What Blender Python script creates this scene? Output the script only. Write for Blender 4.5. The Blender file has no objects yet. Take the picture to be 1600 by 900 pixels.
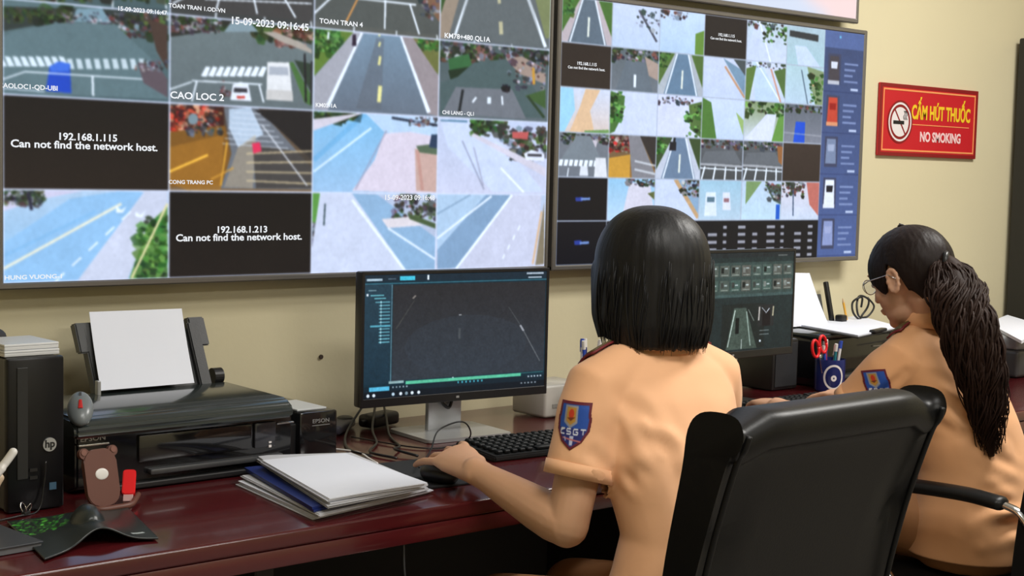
import bpy, bmesh, math, random
import numpy as np
from mathutils import Vector, Matrix, noise as mnoise
from mathutils.bvhtree import BVHTree
PI = math.pi
random.seed(7)
rng = np.random.RandomState(5)
SC = bpy.context.scene
COL = SC.collection

# ------------------------------------------------------------------ camera (metres; x along the screen wall, y into it)
FPX = 2343.67
CAM = Vector((-2.686, -2.953, 1.378))
RM = np.array([[0.75479151, -0.65553788, 0.02366161],
               [-0.03333662, -0.07435897, -0.99667418],
               [0.65511713, 0.75149241, -0.07797894]])
cd = bpy.data.cameras.new('camera'); cam = bpy.data.objects.new('camera', cd); COL.objects.link(cam)
cam.matrix_world = Matrix(((RM[0][0], -RM[1][0], -RM[2][0], CAM[0]),
                           (RM[0][1], -RM[1][1], -RM[2][1], CAM[1]),
                           (RM[0][2], -RM[1][2], -RM[2][2], CAM[2]), (0, 0, 0, 1)))
cd.sensor_width = 36; cd.lens = 36 * FPX / 1600; cd.clip_start = 0.05
SC.camera = cam

# ------------------------------------------------------------------ world, lights, exposure
w = bpy.data.worlds.new('room_air'); SC.world = w; w.use_nodes = True
w.node_tree.nodes['Background'].inputs[0].default_value = (0.85, 0.92, 1.0, 1)
w.node_tree.nodes['Background'].inputs[1].default_value = 0.18
SC.view_settings.view_transform = 'Standard'; SC.view_settings.look = 'None'
SC.view_settings.exposure = 0.0; SC.view_settings.gamma = 1.0; SC.view_settings.use_curve_mapping = False
def area_light(loc, size, size_y, power, color, rot=(0, 0, 0)):
    l = bpy.data.lights.new('ceiling_light', 'AREA'); l.shape = 'RECTANGLE'; l.size = size; l.size_y = size_y
    l.energy = power; l.color = color
    o = bpy.data.objects.new('ceiling_light', l); COL.objects.link(o); o.location = loc; o.rotation_euler = rot
    return o
area_light((-1.3, -2.3, 2.92), 1.3, 0.5, 40, (1.0, 0.975, 0.93))
area_light((1.3, -1.5, 2.92), 1.3, 0.5, 80, (1.0, 0.975, 0.93))
area_light((-0.3, -4.2, 2.92), 1.3, 0.5, 56, (1.0, 0.975, 0.93))

# ------------------------------------------------------------------ helpers: photo ray meets a plane of the room
def ray(px, py):
    d = RM.T @ np.array([(px - 800) / FPX, (py - 450) / FPX, 1.0]); return Vector(d)
def atY(px, py, y): d = ray(px, py); return CAM + d * ((y - CAM[1]) / d[1])
def atZ(px, py, z): d = ray(px, py); return CAM + d * ((z - CAM[2]) / d[2])
def atX(px, py, x): d = ray(px, py); return CAM + d * ((x - CAM[0]) / d[0])
def atD(px, py, t): return CAM + ray(px, py) * t

def srgb(r, g, b):
    f = lambda c: (c / 255) / 12.92 if c / 255 <= 0.04045 else ((c / 255 + 0.055) / 1.055) ** 2.4
    return (f(r), f(g), f(b))

# ------------------------------------------------------------------ materials
MATS = {}
def mat(name, color, rough=0.5, metal=0.0, bump=0.0, bscale=40, var=0.0, vscale=6, coat=0.0, spec=0.5, stretch=(1, 1, 1), trans=0.0, sheen=0.0, sss=0.0, bdist=0.003):
    if name in MATS: return MATS[name]
    m = bpy.data.materials.new(name); m.use_nodes = True; nt = m.node_tree; N = nt.nodes; L = nt.links
    b = N['Principled BSDF']
    b.inputs['Base Color'].default_value = (*color, 1); b.inputs['Roughness'].default_value = rough
    b.inputs['Metallic'].default_value = metal; b.inputs['Coat Weight'].default_value = coat
    b.inputs['Coat Roughness'].default_value = 0.08
    b.inputs['Specular IOR Level'].default_value = spec; b.inputs['Transmission Weight'].default_value = trans
    b.inputs['Sheen Weight'].default_value = sheen
    if sss:
        b.inputs['Subsurface Weight'].default_value = sss; b.inputs['Subsurface Scale'].default_value = 0.01
    tc = N.new('ShaderNodeTexCoord'); mp = N.new('ShaderNodeMapping'); mp.inputs['Scale'].default_value = stretch
    L.new(tc.outputs['Object'], mp.inputs['Vector'])
    n = N.new('ShaderNodeTexNoise'); n.inputs['Scale'].default_value = vscale; n.inputs['Detail'].default_value = 5
    L.new(mp.outputs[0], n.inputs['Vector'])
    mix = N.new('ShaderNodeMix'); mix.data_type = 'RGBA'
    v = max(var, 0.03)
    mix.inputs[6].default_value = (*[c * (1 - v) for c in color], 1)
    mix.inputs[7].default_value = (*[min(1, c * (1 + v)) for c in color], 1)
    L.new(n.outputs[0], mix.inputs[0]); L.new(mix.outputs[2], b.inputs['Base Color'])
    if bump:
        n2 = N.new('ShaderNodeTexNoise'); n2.inputs['Scale'].default_value = bscale; n2.inputs['Detail'].default_value = 4
        L.new(mp.outputs[0], n2.inputs['Vector'])
        bp = N.new('ShaderNodeBump'); bp.inputs['Strength'].default_value = bump; bp.inputs['Distance'].default_value = bdist
        L.new(n2.outputs[0], bp.inputs['Height']); L.new(bp.outputs[0], b.inputs['Normal'])
    MATS[name] = m; return m

def screen_mat(name, strength=1.0):
    if name in MATS: return MATS[name]
    m = bpy.data.materials.new(name); m.use_nodes = True; nt = m.node_tree; N = nt.nodes; L = nt.links
    b = N['Principled BSDF']; b.inputs['Base Color'].default_value = (0.006, 0.006, 0.0065, 1); b.inputs['Roughness'].default_value = 0.4
    b.inputs['Specular IOR Level'].default_value = 0.2
    a = N.new('ShaderNodeVertexColor'); a.layer_name = 'Col'
    L.new(a.outputs[0], b.inputs['Emission Color']); b.inputs['Emission Strength'].default_value = strength
    MATS[name] = m; return m
def print_mat(name, rough=0.5):
    if name in MATS: return MATS[name]
    m = bpy.data.materials.new(name); m.use_nodes = True; nt = m.node_tree; N = nt.nodes; L = nt.links
    b = N['Principled BSDF']; b.inputs['Roughness'].default_value = rough
    a = N.new('ShaderNodeVertexColor'); a.layer_name = 'Col'; L.new(a.outputs[0], b.inputs['Base Color'])
    MATS[name] = m; return m

# ------------------------------------------------------------------ object helpers
def obj(name, bm, m=None, parent=None, smooth=False, angle=None):
    me = bpy.data.meshes.new(name)
    if isinstance(bm, bmesh.types.BMesh):
        bmesh.ops.recalc_face_normals(bm, faces=bm.faces[:]); bm.to_mesh(me); bm.free()
    else: me = bm
    if m is not None:
        for x in (m if isinstance(m, (list, tuple)) else [m]): me.materials.append(x)
    if smooth: me.polygons.foreach_set('use_smooth', [True] * len(me.polygons))
    o = bpy.data.objects.new(name, me); COL.objects.link(o)
    if angle and smooth:
        try: me.set_sharp_from_angle(angle=math.radians(angle))
        except Exception: pass
    if parent: o.parent = parent
    return o
def thing(name, label, cat, loc=(0, 0, 0), rz=0, group=None):
    o = bpy.data.objects.new(name, None); COL.objects.link(o); o.empty_display_size = 0.05
    o.location = loc; o.rotation_euler = (0, 0, rz); o['label'] = label; o['category'] = cat
    if group: o['group'] = group
    return o
def tag(o, label, cat, group=None, loc=None, rz=0):
    o['label'] = label; o['category'] = cat
    if group: o['group'] = group
    if loc is not None: o.location = loc; o.rotation_euler = (0, 0, rz)
    return o
def struct(name, bm, m, **k):
    o = obj(name, bm, m, **k); o['kind'] = 'structure'; return o

def BM(): return bmesh.new()
def box(bm, c, s, bevel=0.0, seg=2, rot=None, mi=0):
    r = bmesh.ops.create_cube(bm, size=1.0); vs = r['verts']
    for v in vs: v.co = Vector((v.co.x * s[0], v.co.y * s[1], v.co.z * s[2]))
    fs = list({f for v in vs for f in v.link_faces})
    if bevel:
        es = list({e for v in vs for e in v.link_edges})
        q = bmesh.ops.bevel(bm, geom=es, offset=bevel, segments=seg, profile=0.5, affect='EDGES')
        vs = list({v for f in q['faces'] for v in f.verts} | {v for v in vs if v.is_valid})
        fs = list({f for v in vs for f in v.link_faces})
    M = Matrix.Translation(Vector(c))
    if rot is not None: M = M @ (rot if isinstance(rot, Matrix) else Matrix.Rotation(rot, 4, 'Z'))
    for v in vs: v.co = M @ v.co
    for f in fs: f.material_index = mi
    return vs
def cyl(bm, c, r, h, seg=24, axis='Z', r2=None, rot=None):
    M = Matrix.Translation(Vector(c))
    if rot is not None: M = M @ rot
    if axis == 'X': M = M @ Matrix.Rotation(PI / 2, 4, 'Y')
    if axis == 'Y': M = M @ Matrix.Rotation(PI / 2, 4, 'X')
    bmesh.ops.create_cone(bm, cap_ends=True, segments=seg, radius1=r, radius2=r if r2 is None else r2, depth=h, matrix=M)
def lathe(bm, prof, c=(0, 0, 0), seg=28):
    rings = []
    for r, z in prof:
        rings.append([bm.verts.new((c[0] + r * math.cos(2 * PI * k / seg), c[1] + r * math.sin(2 * PI * k / seg), c[2] + z)) for k in range(seg)])
    for a, b in zip(rings, rings[1:]):
        for k in range(seg): bm.faces.new((a[k], a[(k + 1) % seg], b[(k + 1) % seg], b[k]))
    bm.faces.new(rings[0][::-1]); bm.faces.new(rings[-1])
def catmull(pts, n=8):
    P = [Vector(p) for p in pts]; P = [P[0] * 2 - P[1]] + P + [P[-1] * 2 - P[-2]]; out = []
    for i in range(1, len(P) - 2):
        for k in range(n):
            t = k / n; a, b, c, d = P[i - 1:i + 3]
            out.append(0.5 * ((2 * b) + (c - a) * t + (2 * a - 5 * b + 4 * c - d) * t * t + (3 * b - a - 3 * c + d) * t ** 3))
    out.append(P[-2]); return out
def tube(bm, pts, rad, seg=10, ref=None, caps=True, round_ends=False):
    """pts: points; rad: number, list of numbers or list of (a,b); ref: vector for the a axis"""
    P = [Vector(p) for p in pts]; n = len(P)
    if not isinstance(rad, (list, tuple)): rad = [rad] * n
    R = [(r, r) if not isinstance(r, (list, tuple)) else r for r in rad]
    T = []
    for i in range(n):
        t = (P[min(i + 1, n - 1)] - P[max(i - 1, 0)]); T.append(t.normalized() if t.length > 1e-9 else Vector((0, 0, 1)))
    A = Vector(ref) if ref is not None else (Vector((0, 0, 1)).cross(T[0]) if abs(T[0].z) < 0.9 else Vector((1, 0, 0)))
    if round_ends:
        k = 4; pre = []; 
        m0 = min(R[0]); m1 = min(R[-1]); a0 = []; r0 = []; a1 = []; r1 = []
        for j in range(k):
            th = PI / 2 * (1 - j / k); s = math.sin(th); c = max(math.cos(th), 0.06)
            a0.append(P[0] - T[0] * m0 * s); r0.append((R[0][0] * c, R[0][1] * c))
            a1.append(P[-1] + T[-1] * m1 * s); r1.append((R[-1][0] * c, R[-1][1] * c))
        P = a0 + P + a1[::-1]; R = r0 + R + r1[::-1]; T = [T[0]] * k + T + [T[-1]] * k; n = len(P)
    rings = []
    for i in range(n):
        t = T[i]; a = A - t * A.dot(t)
        if a.length < 1e-6: a = t.orthogonal()
        a.normalize(); A = a if ref is None else Vector(ref); b = t.cross(a)
        rings.append([bm.verts.new(P[i] + a * (R[i][0] * math.cos(2 * PI * k / seg)) + b * (R[i][1] * math.sin(2 * PI * k / seg))) for k in range(seg)])
    for p, q in zip(rings, rings[1:]):
        for k in range(seg): bm.faces.new((p[k], p[(k + 1) % seg], q[(k + 1) % seg], q[k]))
    if caps: bm.faces.new(rings[0][::-1]); bm.faces.new(rings[-1])
def rings_solid(bm, secs, seg=36, power=2.3):
    """secs: (center, half width a, half depth b, yaw) horizontal superellipse sections"""
    rr = []
    for c, a, b, yaw in secs:
        r = []
        for k in range(seg):
            th = 2 * PI * k / seg; cx, sx = math.cos(th), math.sin(th)
            x = a * math.copysign(abs(cx) ** (2 / power), cx); y = b * math.copysign(abs(sx) ** (2 / power), sx)
            r.append(bm.verts.new((c[0] + x * math.cos(yaw) - y * math.sin(yaw), c[1] + x * math.sin(yaw) + y * math.cos(yaw), c[2])))
        rr.append(r)
    for p, q in zip(rr, rr[1:]):
        for k in range(seg): bm.faces.new((p[k], p[(k + 1) % seg], q[(k + 1) % seg], q[k]))
    bm.faces.new(rr[0][::-1]); bm.faces.new(rr[-1])
def ellip(bm, c, r, rot=None, seg=20):
    M = Matrix.Translation(Vector(c))
    if rot is not None: M = M @ rot
    M = M @ Matrix.Diagonal((r[0], r[1], r[2], 1))
    bmesh.ops.create_uvsphere(bm, u_segments=seg, v_segments=seg // 2, radius=1.0, matrix=M)
def prism(bm, pts, z0, z1, M=None, mi=0):
    """closed outline in xy extruded z0..z1"""
    M = M or Matrix.Identity(4)
    a = [bm.verts.new(M @ Vector((x, y, z0))) for x, y in pts]; b = [bm.verts.new(M @ Vector((x, y, z1))) for x, y in pts]
    n = len(pts); fs = [bm.faces.new(a[::-1]), bm.faces.new(b)]
    for k in range(n): fs.append(bm.faces.new((a[k], a[(k + 1) % n], b[(k + 1) % n], b[k])))
    for f in fs: f.material_index = mi
def rrect(w, h, r, n=5, cx=0, cy=0):
    out = []
    for qx, qy, a0 in ((1, 1, 0), (-1, 1, PI / 2), (-1, -1, PI), (1, -1, 3 * PI / 2)):
        for k in range(n + 1):
            a = a0 + PI / 2 * k / n
            out.append((cx + qx * (w / 2 - r) + r * math.cos(a), cy + qy * (h / 2 - r) + r * math.sin(a)))
    return out
WALLM = Matrix(((1, 0, 0, 0), (0, 0, -1, 0), (0, 1, 0, 0), (0, 0, 0, 1)))   # xy outline -> xz plane, z -> -y
def text_bm(bm, s, M, size, mi=0, align='CENTER', depth=0.0, sx=1.0, bold=0.0):
    cu = bpy.data.curves.new('lettering', 'FONT'); cu.body = s; cu.size = size; cu.align_x = align; cu.align_y = 'CENTER'
    cu.extrude = depth; cu.resolution_u = 3; cu.offset = bold
    o = bpy.data.objects.new('lettering', cu); COL.objects.link(o)
    dg = bpy.context.evaluated_depsgraph_get(); dg.update()
    me = bpy.data.meshes.new_from_object(o.evaluated_get(dg))
    n0 = len(bm.verts); f0 = len(bm.faces)
    me.transform(M @ Matrix.Diagonal((sx, 1, 1, 1)))
    bm.from_mesh(me); bm.faces.ensure_lookup_table()
    for f in bm.faces[f0:]: f.material_index = mi
    bpy.data.objects.remove(o); bpy.data.curves.remove(cu); bpy.data.meshes.remove(me)

def evaluate(o):
    dg = bpy.context.evaluated_depsgraph_get(); dg.update()
    return bpy.data.meshes.new_from_object(o.evaluated_get(dg))
def fuse(bm, voxel=0.006, smooth=6, factor=0.5):
    """union of closed shapes as one continuous surface -> mesh"""
    me = bpy.data.meshes.new('tmp'); bmesh.ops.recalc_face_normals(bm, faces=bm.faces[:]); bm.to_mesh(me); bm.free()
    o = bpy.data.objects.new('tmp', me); COL.objects.link(o)
    r = o.modifiers.new('r', 'REMESH'); r.mode = 'VOXEL'; r.voxel_size = voxel; r.adaptivity = 0
    s = o.modifiers.new('s', 'SMOOTH'); s.factor = factor; s.iterations = smooth
    out = evaluate(o); bpy.data.objects.remove(o); bpy.data.meshes.remove(me)
    return out
def vcoords(me):
    a = np.empty(len(me.vertices) * 3, np.float64); me.vertices.foreach_get('co', a); return a.reshape(-1, 3)
def vnormals(me):
    a = np.empty(len(me.vertices) * 3, np.float32); me.vertices.foreach_get('normal', a); return a.reshape(-1, 3).astype(np.float64)
def setco(me, a): me.vertices.foreach_set('co', a.ravel()); me.update()
def crease(me, segs):
    """push the surface in or out along soft line segments: (p, q, width, depth)"""
    co = vcoords(me); no = vnormals(me); d = np.zeros(len(co))
    for p, q, wd, dep in segs:
        p = np.array(p, float); q = np.array(q, float); pq = q - p
        t = np.clip(((co - p) @ pq) / (pq @ pq), 0, 1); dist = np.linalg.norm(co - (p + t[:, None] * pq), axis=1)
        taper = np.sin(np.clip(t, 0.08, 0.92) * PI) ** 0.7
        d += dep * taper * np.exp(-(dist / wd) ** 2) - 0.5 * dep * taper * np.exp(-((dist - 2 * wd) / wd) ** 2)
    setco(me, co + no * d[:, None])

# ------------------------------------------------------------------ colour grids (what a screen shows, prints, badges)
class Canvas:
    def __init__(s, w, h, bg=(0, 0, 0)):
        s.w, s.h = w, h; s.a = np.zeros((h, w, 3), np.float32); s.a[:] = np.array(bg, np.float32) / 255
    def poly(s, pts, col, m=None, clip=None, alpha=1.0, col2=None):
        P = np.array([m(*p) if m else p for p in pts], float) * [s.w, s.h]
        x0, y0 = np.floor(P.min(0)).astype(int) - 1; x1, y1 = np.ceil(P.max(0)).astype(int) + 1
        if clip:
            x0 = max(x0, int(round(clip[0] * s.w))); y0 = max(y0, int(round(clip[1] * s.h))); x1 = min(x1, int(round(clip[2] * s.w))); y1 = min(y1, int(round(clip[3] * s.h)))
        x0, y0, x1, y1 = max(x0, 0), max(y0, 0), min(x1, s.w), min(y1, s.h)
        if x1 <= x0 or y1 <= y0: return
        acc = np.zeros((y1 - y0, x1 - x0), np.float32)
        for ox in (0.25, 0.75):
            for oy in (0.25, 0.75):
                X, Y = np.meshgrid(np.arange(x0, x1) + ox, np.arange(y0, y1) + oy); ins = np.zeros(X.shape, bool)
                n = len(P)
                for i in range(n):
                    xa, ya = P[i]; xb, yb = P[(i + 1) % n]
                    if ya == yb: continue
                    c = ((ya > Y) != (yb > Y)) & (X < (xb - xa) * (Y - ya) / (yb - ya) + xa); ins ^= c
                acc += ins * 0.25
        c = np.array(col, np.float32) / 255
        if col2 is not None:
            t = np.clip((np.arange(y0, y1) - P[:, 1].min()) / max(1, np.ptp(P[:, 1])), 0, 1)[:, None, None]
            c = c * (1 - t) + np.array(col2, np.float32) / 255 * t
        k = (acc * alpha)[..., None]; s.a[y0:y1, x0:x1] = s.a[y0:y1, x0:x1] * (1 - k) + c * k
    def line(s, p, q, wd, col, m=None, clip=None, alpha=1.0, wd2=None):
        p = np.array(p, float); q = np.array(q, float); d = q - p; L = np.hypot(*d); n = np.array([-d[1], d[0]]) / L / 2
        wd2 = wd if wd2 is None else wd2
        s.poly([p + n * wd, q + n * wd2, q - n * wd2, p - n * wd], col, m, clip, alpha)
    def dots(s, box_, cols, n, size, m=None, clip=None, alpha=0.8, seed=1):
        r = random.Random(seed); n = int(n * 2.6)
        for q_ in range(n):
            x = r.uniform(box_[0], box_[2]); y = r.uniform(box_[1], box_[3]); a = r.uniform(.4, 1.5) * size * (.95 if q_ < n * .25 else .45); b = a * r.uniform(.4, 1.3)
            c = r.choice(cols); k_ = r.uniform(.6, 1.3); c = [max(0, min(255, v * k_ + r.uniform(-8, 8))) for v in c]
            s.poly([(x - a, y - b * .3), (x - a * .2, y - b), (x + a, y - b * .4), (x + a * .6, y + b), (x - a * .5, y + b * .8)], c, m, clip, alpha)
    def disc(s, c, rx, ry, col, m=None, clip=None, alpha=1.0, n=20, col2=None):
        s.poly([(c[0] + rx * math.cos(2 * PI * k / n), c[1] + ry * math.sin(2 * PI * k / n)) for k in range(n)], col, m, clip, alpha, col2)
    def blur(s, k=1):
        for _ in range(k):
            a = np.pad(s.a, ((1, 1), (1, 1), (0, 0)), 'edge'); a = (a[:-2] + 2 * a[1:-1] + a[2:]) / 4; s.a = (a[:, :-2] + 2 * a[:, 1:-1] + a[:, 2:]) / 4
    def grain(s, seed=1, lo=.018, hi=.014):
        r = np.random.RandomState(seed)
        def layer(n, m):
            g = r.normal(0, 1, (n, m)); yy = np.linspace(0, n - 1.001, s.h); xx = np.linspace(0, m - 1.001, s.w); y0 = yy.astype(int); x0 = xx.astype(int); fy = (yy - y0)[:, None]; fx = (xx - x0)[None]
            return (g[y0][:, x0] * (1 - fy) * (1 - fx) + g[y0 + 1][:, x0] * fy * (1 - fx) + g[y0][:, x0 + 1] * (1 - fy) * fx + g[y0 + 1][:, x0 + 1] * fy * fx)
        m_ = 1 + lo * layer(24, 44) * .6 + lo * layer(60, 110) * .5 + hi * layer(s.h // 3, s.w // 3)
        lum = s.a.mean(-1, keepdims=True); s.a = s.a * (1 + (np.array([-.045, .0, .05], np.float32)) * np.clip(lum * 1.6 - .5, 0, 1))
        s.a = s.a * m_[..., None].astype(np.float32) + (hi * .5 * layer(s.h // 2, s.w // 2))[..., None].astype(np.float32) * (.3 + s.a)
    def linear(s):
        a = np.clip(s.a, 0, 1); return np.where(a <= 0.04045, a / 12.92, ((a + 0.055) / 1.055) ** 2.4)
def color_mesh(name, cv, fn, mask=None):
    """grid mesh whose vertices carry the canvas colours; fn(u, v) arrays -> xyz"""
    h, w = cv.h, cv.w; V, U = np.meshgrid((np.arange(h)) / (h - 1), (np.arange(w)) / (w - 1), indexing='ij')
    co = fn(U.ravel(), V.ravel()); me = bpy.data.meshes.new(name)
    idx = np.arange(h * w).reshape(h, w); q = np.stack([idx[:-1, :-1], idx[1:, :-1], idx[1:, 1:], idx[:-1, 1:]], -1).reshape(-1, 4)
    if mask is not None: q = q[mask(U.ravel(), V.ravel())[q].all(1)]
    me.vertices.add(h * w); me.vertices.foreach_set('co', co.astype(np.float32).ravel())
    nf = len(q); me.loops.add(nf * 4); me.polygons.add(nf); me.loops.foreach_set('vertex_index', q.ravel().astype(np.int32))
    me.polygons.foreach_set('loop_start', np.arange(nf, dtype=np.int32) * 4); me.polygons.foreach_set('loop_total', np.full(nf, 4, np.int32))
    me.update(calc_edges=True)
    at = me.color_attributes.new('Col', 'FLOAT_COLOR', 'POINT'); c = np.ones((h * w, 4), np.float32); c[:, :3] = cv.linear().reshape(-1, 3)
    at.data.foreach_set('color', c.ravel()); return me
# ================================================================== THE ROOM
XL, XR, YB, YF, ZC = -3.7, 3.1, 0.06, -5.4, 3.0
wall_m = mat('cream wall paint', (0.61, 0.55, 0.365), 0.75, bump=0.12, bscale=60, var=0.05, vscale=1.6)
bm = BM(); box(bm, ((XL + XR) / 2, (YF + YB) / 2, -0.05), (XR - XL + .4, YB - YF + .4, 0.1)); struct('floor', bm, mat('grey floor tile', (0.22, 0.2, 0.18), 0.3, var=0.15, vscale=3))
bm = BM(); box(bm, ((XL + XR) / 2, (YF + YB) / 2, ZC + 0.05), (XR - XL + .4, YB - YF + .4, 0.1)); struct('ceiling', bm, mat('white ceiling paint', (0.8, 0.79, 0.76), 0.9))
bm = BM(); box(bm, ((XL + XR) / 2, YB + 0.06, ZC / 2), (XR - XL + .4, 0.12, ZC)); struct('wall_back', bm, wall_m)
bm = BM(); box(bm, ((XL + XR) / 2, YF - 0.06, ZC / 2), (XR - XL + .4, 0.12, ZC)); struct('wall_front', bm, wall_m)
bm = BM(); box(bm, (XL - 0.06, (YF + YB) / 2, ZC / 2), (0.12, YB - YF, ZC)); struct('wall_left', bm, wall_m)
bm = BM(); box(bm, (XR + 0.06, (YF + YB) / 2, ZC / 2), (0.12, YB - YF, ZC)); struct('wall_right', bm, wall_m)
bm = BM(); box(bm, ((XL + XR) / 2, YB - 0.008, 0.06), (XR - XL, 0.016, 0.12), 0.004); struct('baseboard_back', bm, mat('brown baseboard', (0.12, 0.05, 0.03), 0.4))

# ================================================================== THE DESK
wood = mat('glossy mahogany veneer', (0.072, 0.007, 0.009), 0.22, var=0.35, vscale=5, stretch=(0.6, 8, 8), coat=0.4, spec=0.5)
dark_in = mat('underside panel in painted shade', (0.012, 0.008, 0.008), 0.6)  # near-black colour puts the shade under the desk into its panels
desk = thing('long_desk', 'long glossy dark red mahogany desk running under the video wall', 'desk', (0, 0, 0))
DX0, DX1, DY0, DY1 = -2.55, 2.33, -0.79, 0.055
bm = BM(); box(bm, ((DX0 + DX1) / 2, (DY0 + DY1) / 2, 0.735), (DX1 - DX0, DY1 - DY0, 0.03), 0.006, 3); obj('desktop', bm, wood, desk, True, 40)
bm = BM(); box(bm, ((DX0 + DX1) / 2, DY0 + 0.02, 0.7035), (DX1 - DX0 - .004, 0.036, 0.033), 0.004, 2); obj('front_apron', bm, wood, desk, True, 40)
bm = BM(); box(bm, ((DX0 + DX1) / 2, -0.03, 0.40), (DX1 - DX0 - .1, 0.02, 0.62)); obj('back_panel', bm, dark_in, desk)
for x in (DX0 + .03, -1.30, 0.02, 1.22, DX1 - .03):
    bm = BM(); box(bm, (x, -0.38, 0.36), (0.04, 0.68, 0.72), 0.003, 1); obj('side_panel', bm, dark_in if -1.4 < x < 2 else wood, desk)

# ================================================================== THE VIDEO WALL
T1 = (-1.475, 1.127, 0.0, 1.886); T2 = (0.042, 1.127, 1.370, 1.842)
def uvmap(T):
    def m(px, py):
        p = atY(px, py, 0.0); return ((p.x - T[0]) / (T[2] - T[0]), (T[3] - p.z) / (T[3] - T[1]))
    return m
W_ = (245, 248, 252)
GREENS = [(30, 50, 30), (45, 70, 35), (25, 35, 25), (70, 95, 50), (55, 60, 50)]
LEAF = [(60, 110, 50), (40, 90, 35), (95, 140, 70), (30, 60, 30)]
CROWD = [(40, 40, 50), (105, 62, 62), (90, 90, 110), (170, 165, 172), (60, 45, 48), (120, 130, 150), (50, 60, 70)]
m1 = uvmap(T1); cv1 = Canvas(880, 452, (214, 218, 236))
def cell(i, j): return (i / 4 + .0013, j / 4 + .0026, (i + 1) / 4 - .0013, (j + 1) / 4 - .0026)
def L1(i, j, x, y): return ((i + x) / 4, (j + y) / 4)
def fill1(i, j, c, c2=None):
    k = cell(i, j); cv1.poly([(k[0], k[1]), (k[2], k[1]), (k[2], k[3]), (k[0], k[3])], c, None, k, 1, c2)
def P(c, *a, **k): cv1.poly(*a, m=m1, clip=c, **k)
# top row, partly above the frame: plain junction roads
for i, (a, b) in enumerate([((60, 80, 85), (70, 92, 98)), ((45, 50, 52), (60, 64, 66)), ((72, 78, 78), (86, 90, 88)), ((80, 92, 100), (92, 102, 108))]):
    fill1(i, 0, a, b); c = cell(i, 0)
    for k in range(4): cv1.line((i / 4 + .02 + k * .07, .03), (i / 4 - .01 + k * .085, .25), .003, W_, None, c, .8)
c = cell(0, 0); cv1.dots((0, -20, 262, 4), GREENS, 40, 10, m1, c, seed=3); cv1.line((0, 8), (262, 16), 3, (60, 75, 85), m1, c)
c = cell(1, 0); P(c, [(265, -40), (487, -40), (487, 34), (265, 12)], (62, 62, 64)); cv1.dots((265, -30, 490, -14), CROWD, 40, 8, m1, c, seed=9)
for a, b in [((345, -10), (338, 16)), ((395, -10), (402, 22)), ((440, -10), (462, 28)), ((300, -10), (270, 6))]: cv1.line(a, b, 2.5, W_, m1, c)
cv1.line((320, -1), (487, 6), 2, W_, m1, c)
c = cell(2, 0); P(c, [(490, -60), (690, -60), (690, 56), (490, 34)], (78, 84, 84)); P(c, [(640, -30), (690, -30), (690, 40), (668, 10)], (120, 90, 70)); cv1.dots((655, -30, 690, 30), CROWD, 20, 7, m1, c, seed=4)
cv1.line((520, -6), (486, 26), 3, W_, m1, c); cv1.line((560, -4), (540, 36), 2.5, (220, 150, 80), m1, c); cv1.line((602, 0), (601, 46), 2.5, W_, m1, c); cv1.line((640, 6), (655, 54), 2.5, W_, m1, c); cv1.line((560, -2), (650, 8), 2.5, W_, m1, c)
c = cell(3, 0); P(c, [(688, -60), (865, -60), (858, 76), (686, 56)], (96, 104, 108)); P(c, [(686, -40), (728, -40), (700, 60), (684, 60)], (150, 135, 120)); P(c, [(686, -20), (702, -20), (686, 30)], (50, 80, 40)); P(c, [(826, -40), (866, -40), (866, 60), (852, 60)], (120, 130, 90))
cv1.line((736, -20), (711, 55), 4, W_, m1, c); cv1.line((822, -10), (852, 74), 5, W_, m1, c); cv1.line((779, -8), (780, 6), 5, (240, 225, 170), m1, c); cv1.line((782, 34), (783, 54), 6, (240, 225, 170), m1, c); P(c, [(736, -30), (822, -30), (850, 80), (712, 58)], (86, 96, 102), alpha=.35)
# row 2
c = cell(0, 1); fill1(0, 1, (88, 112, 118), (70, 92, 100)); P(c, [(0, 10), (262, 18), (262, 60), (200, 40), (100, 32), (0, 50)], (45, 55, 55)); cv1.dots((0, 14, 110, 34), GREENS, 50, 9, m1, c, seed=2); cv1.dots((160, 22, 262, 60), GREENS + CROWD, 60, 8, m1, c, seed=5)
P(c, [(120, 14), (160, 14), (175, 36), (112, 34)], (120, 150, 165)); cv1.dots((95, 20, 190, 38), CROWD, 30, 4, m1, c, seed=7); P(c, [(232, 30), (262, 40), (262, 110), (245, 80)], (70, 55, 50)); P(c, [(0, 60), (20, 50), (90, 36), (180, 38), (235, 90), (262, 130), (262, 155), (0, 145)], (92, 116, 124)); 
for k in range(9): x = -4 + k * 12; P(c, [(x, 88), (x + 8, 89), (x + 16, 104), (x + 6, 104)], (225, 235, 240))
for k in range(9): x = 105 + k * 14; P(c, [(x, 92), (x + 8, 92), (x + 12, 108), (x + 3, 108)], (225, 235, 240), alpha=.8)
P(c, [(78, 104), (92, 96), (110, 100), (112, 146), (72, 142)], (28, 70, 190)); P(c, [(78, 104), (92, 96), (110, 100), (108, 112), (80, 112)], (60, 110, 220)); cv1.line((5, 124), (40, 112), 2, W_, m1, c); cv1.line((40, 112), (262, 126), 2, W_, m1, c); cv1.line((145, 118), (146, 150), 3, W_, m1, c); cv1.line((5, 138), (70, 143), 2, (200, 210, 220), m1, c)
P(c, [(215, 98), (245, 100), (262, 124), (262, 152), (225, 130)], (90, 80, 90)); cv1.dots((212, 96, 262, 110), CROWD, 14, 5, m1, c, seed=6)
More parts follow.
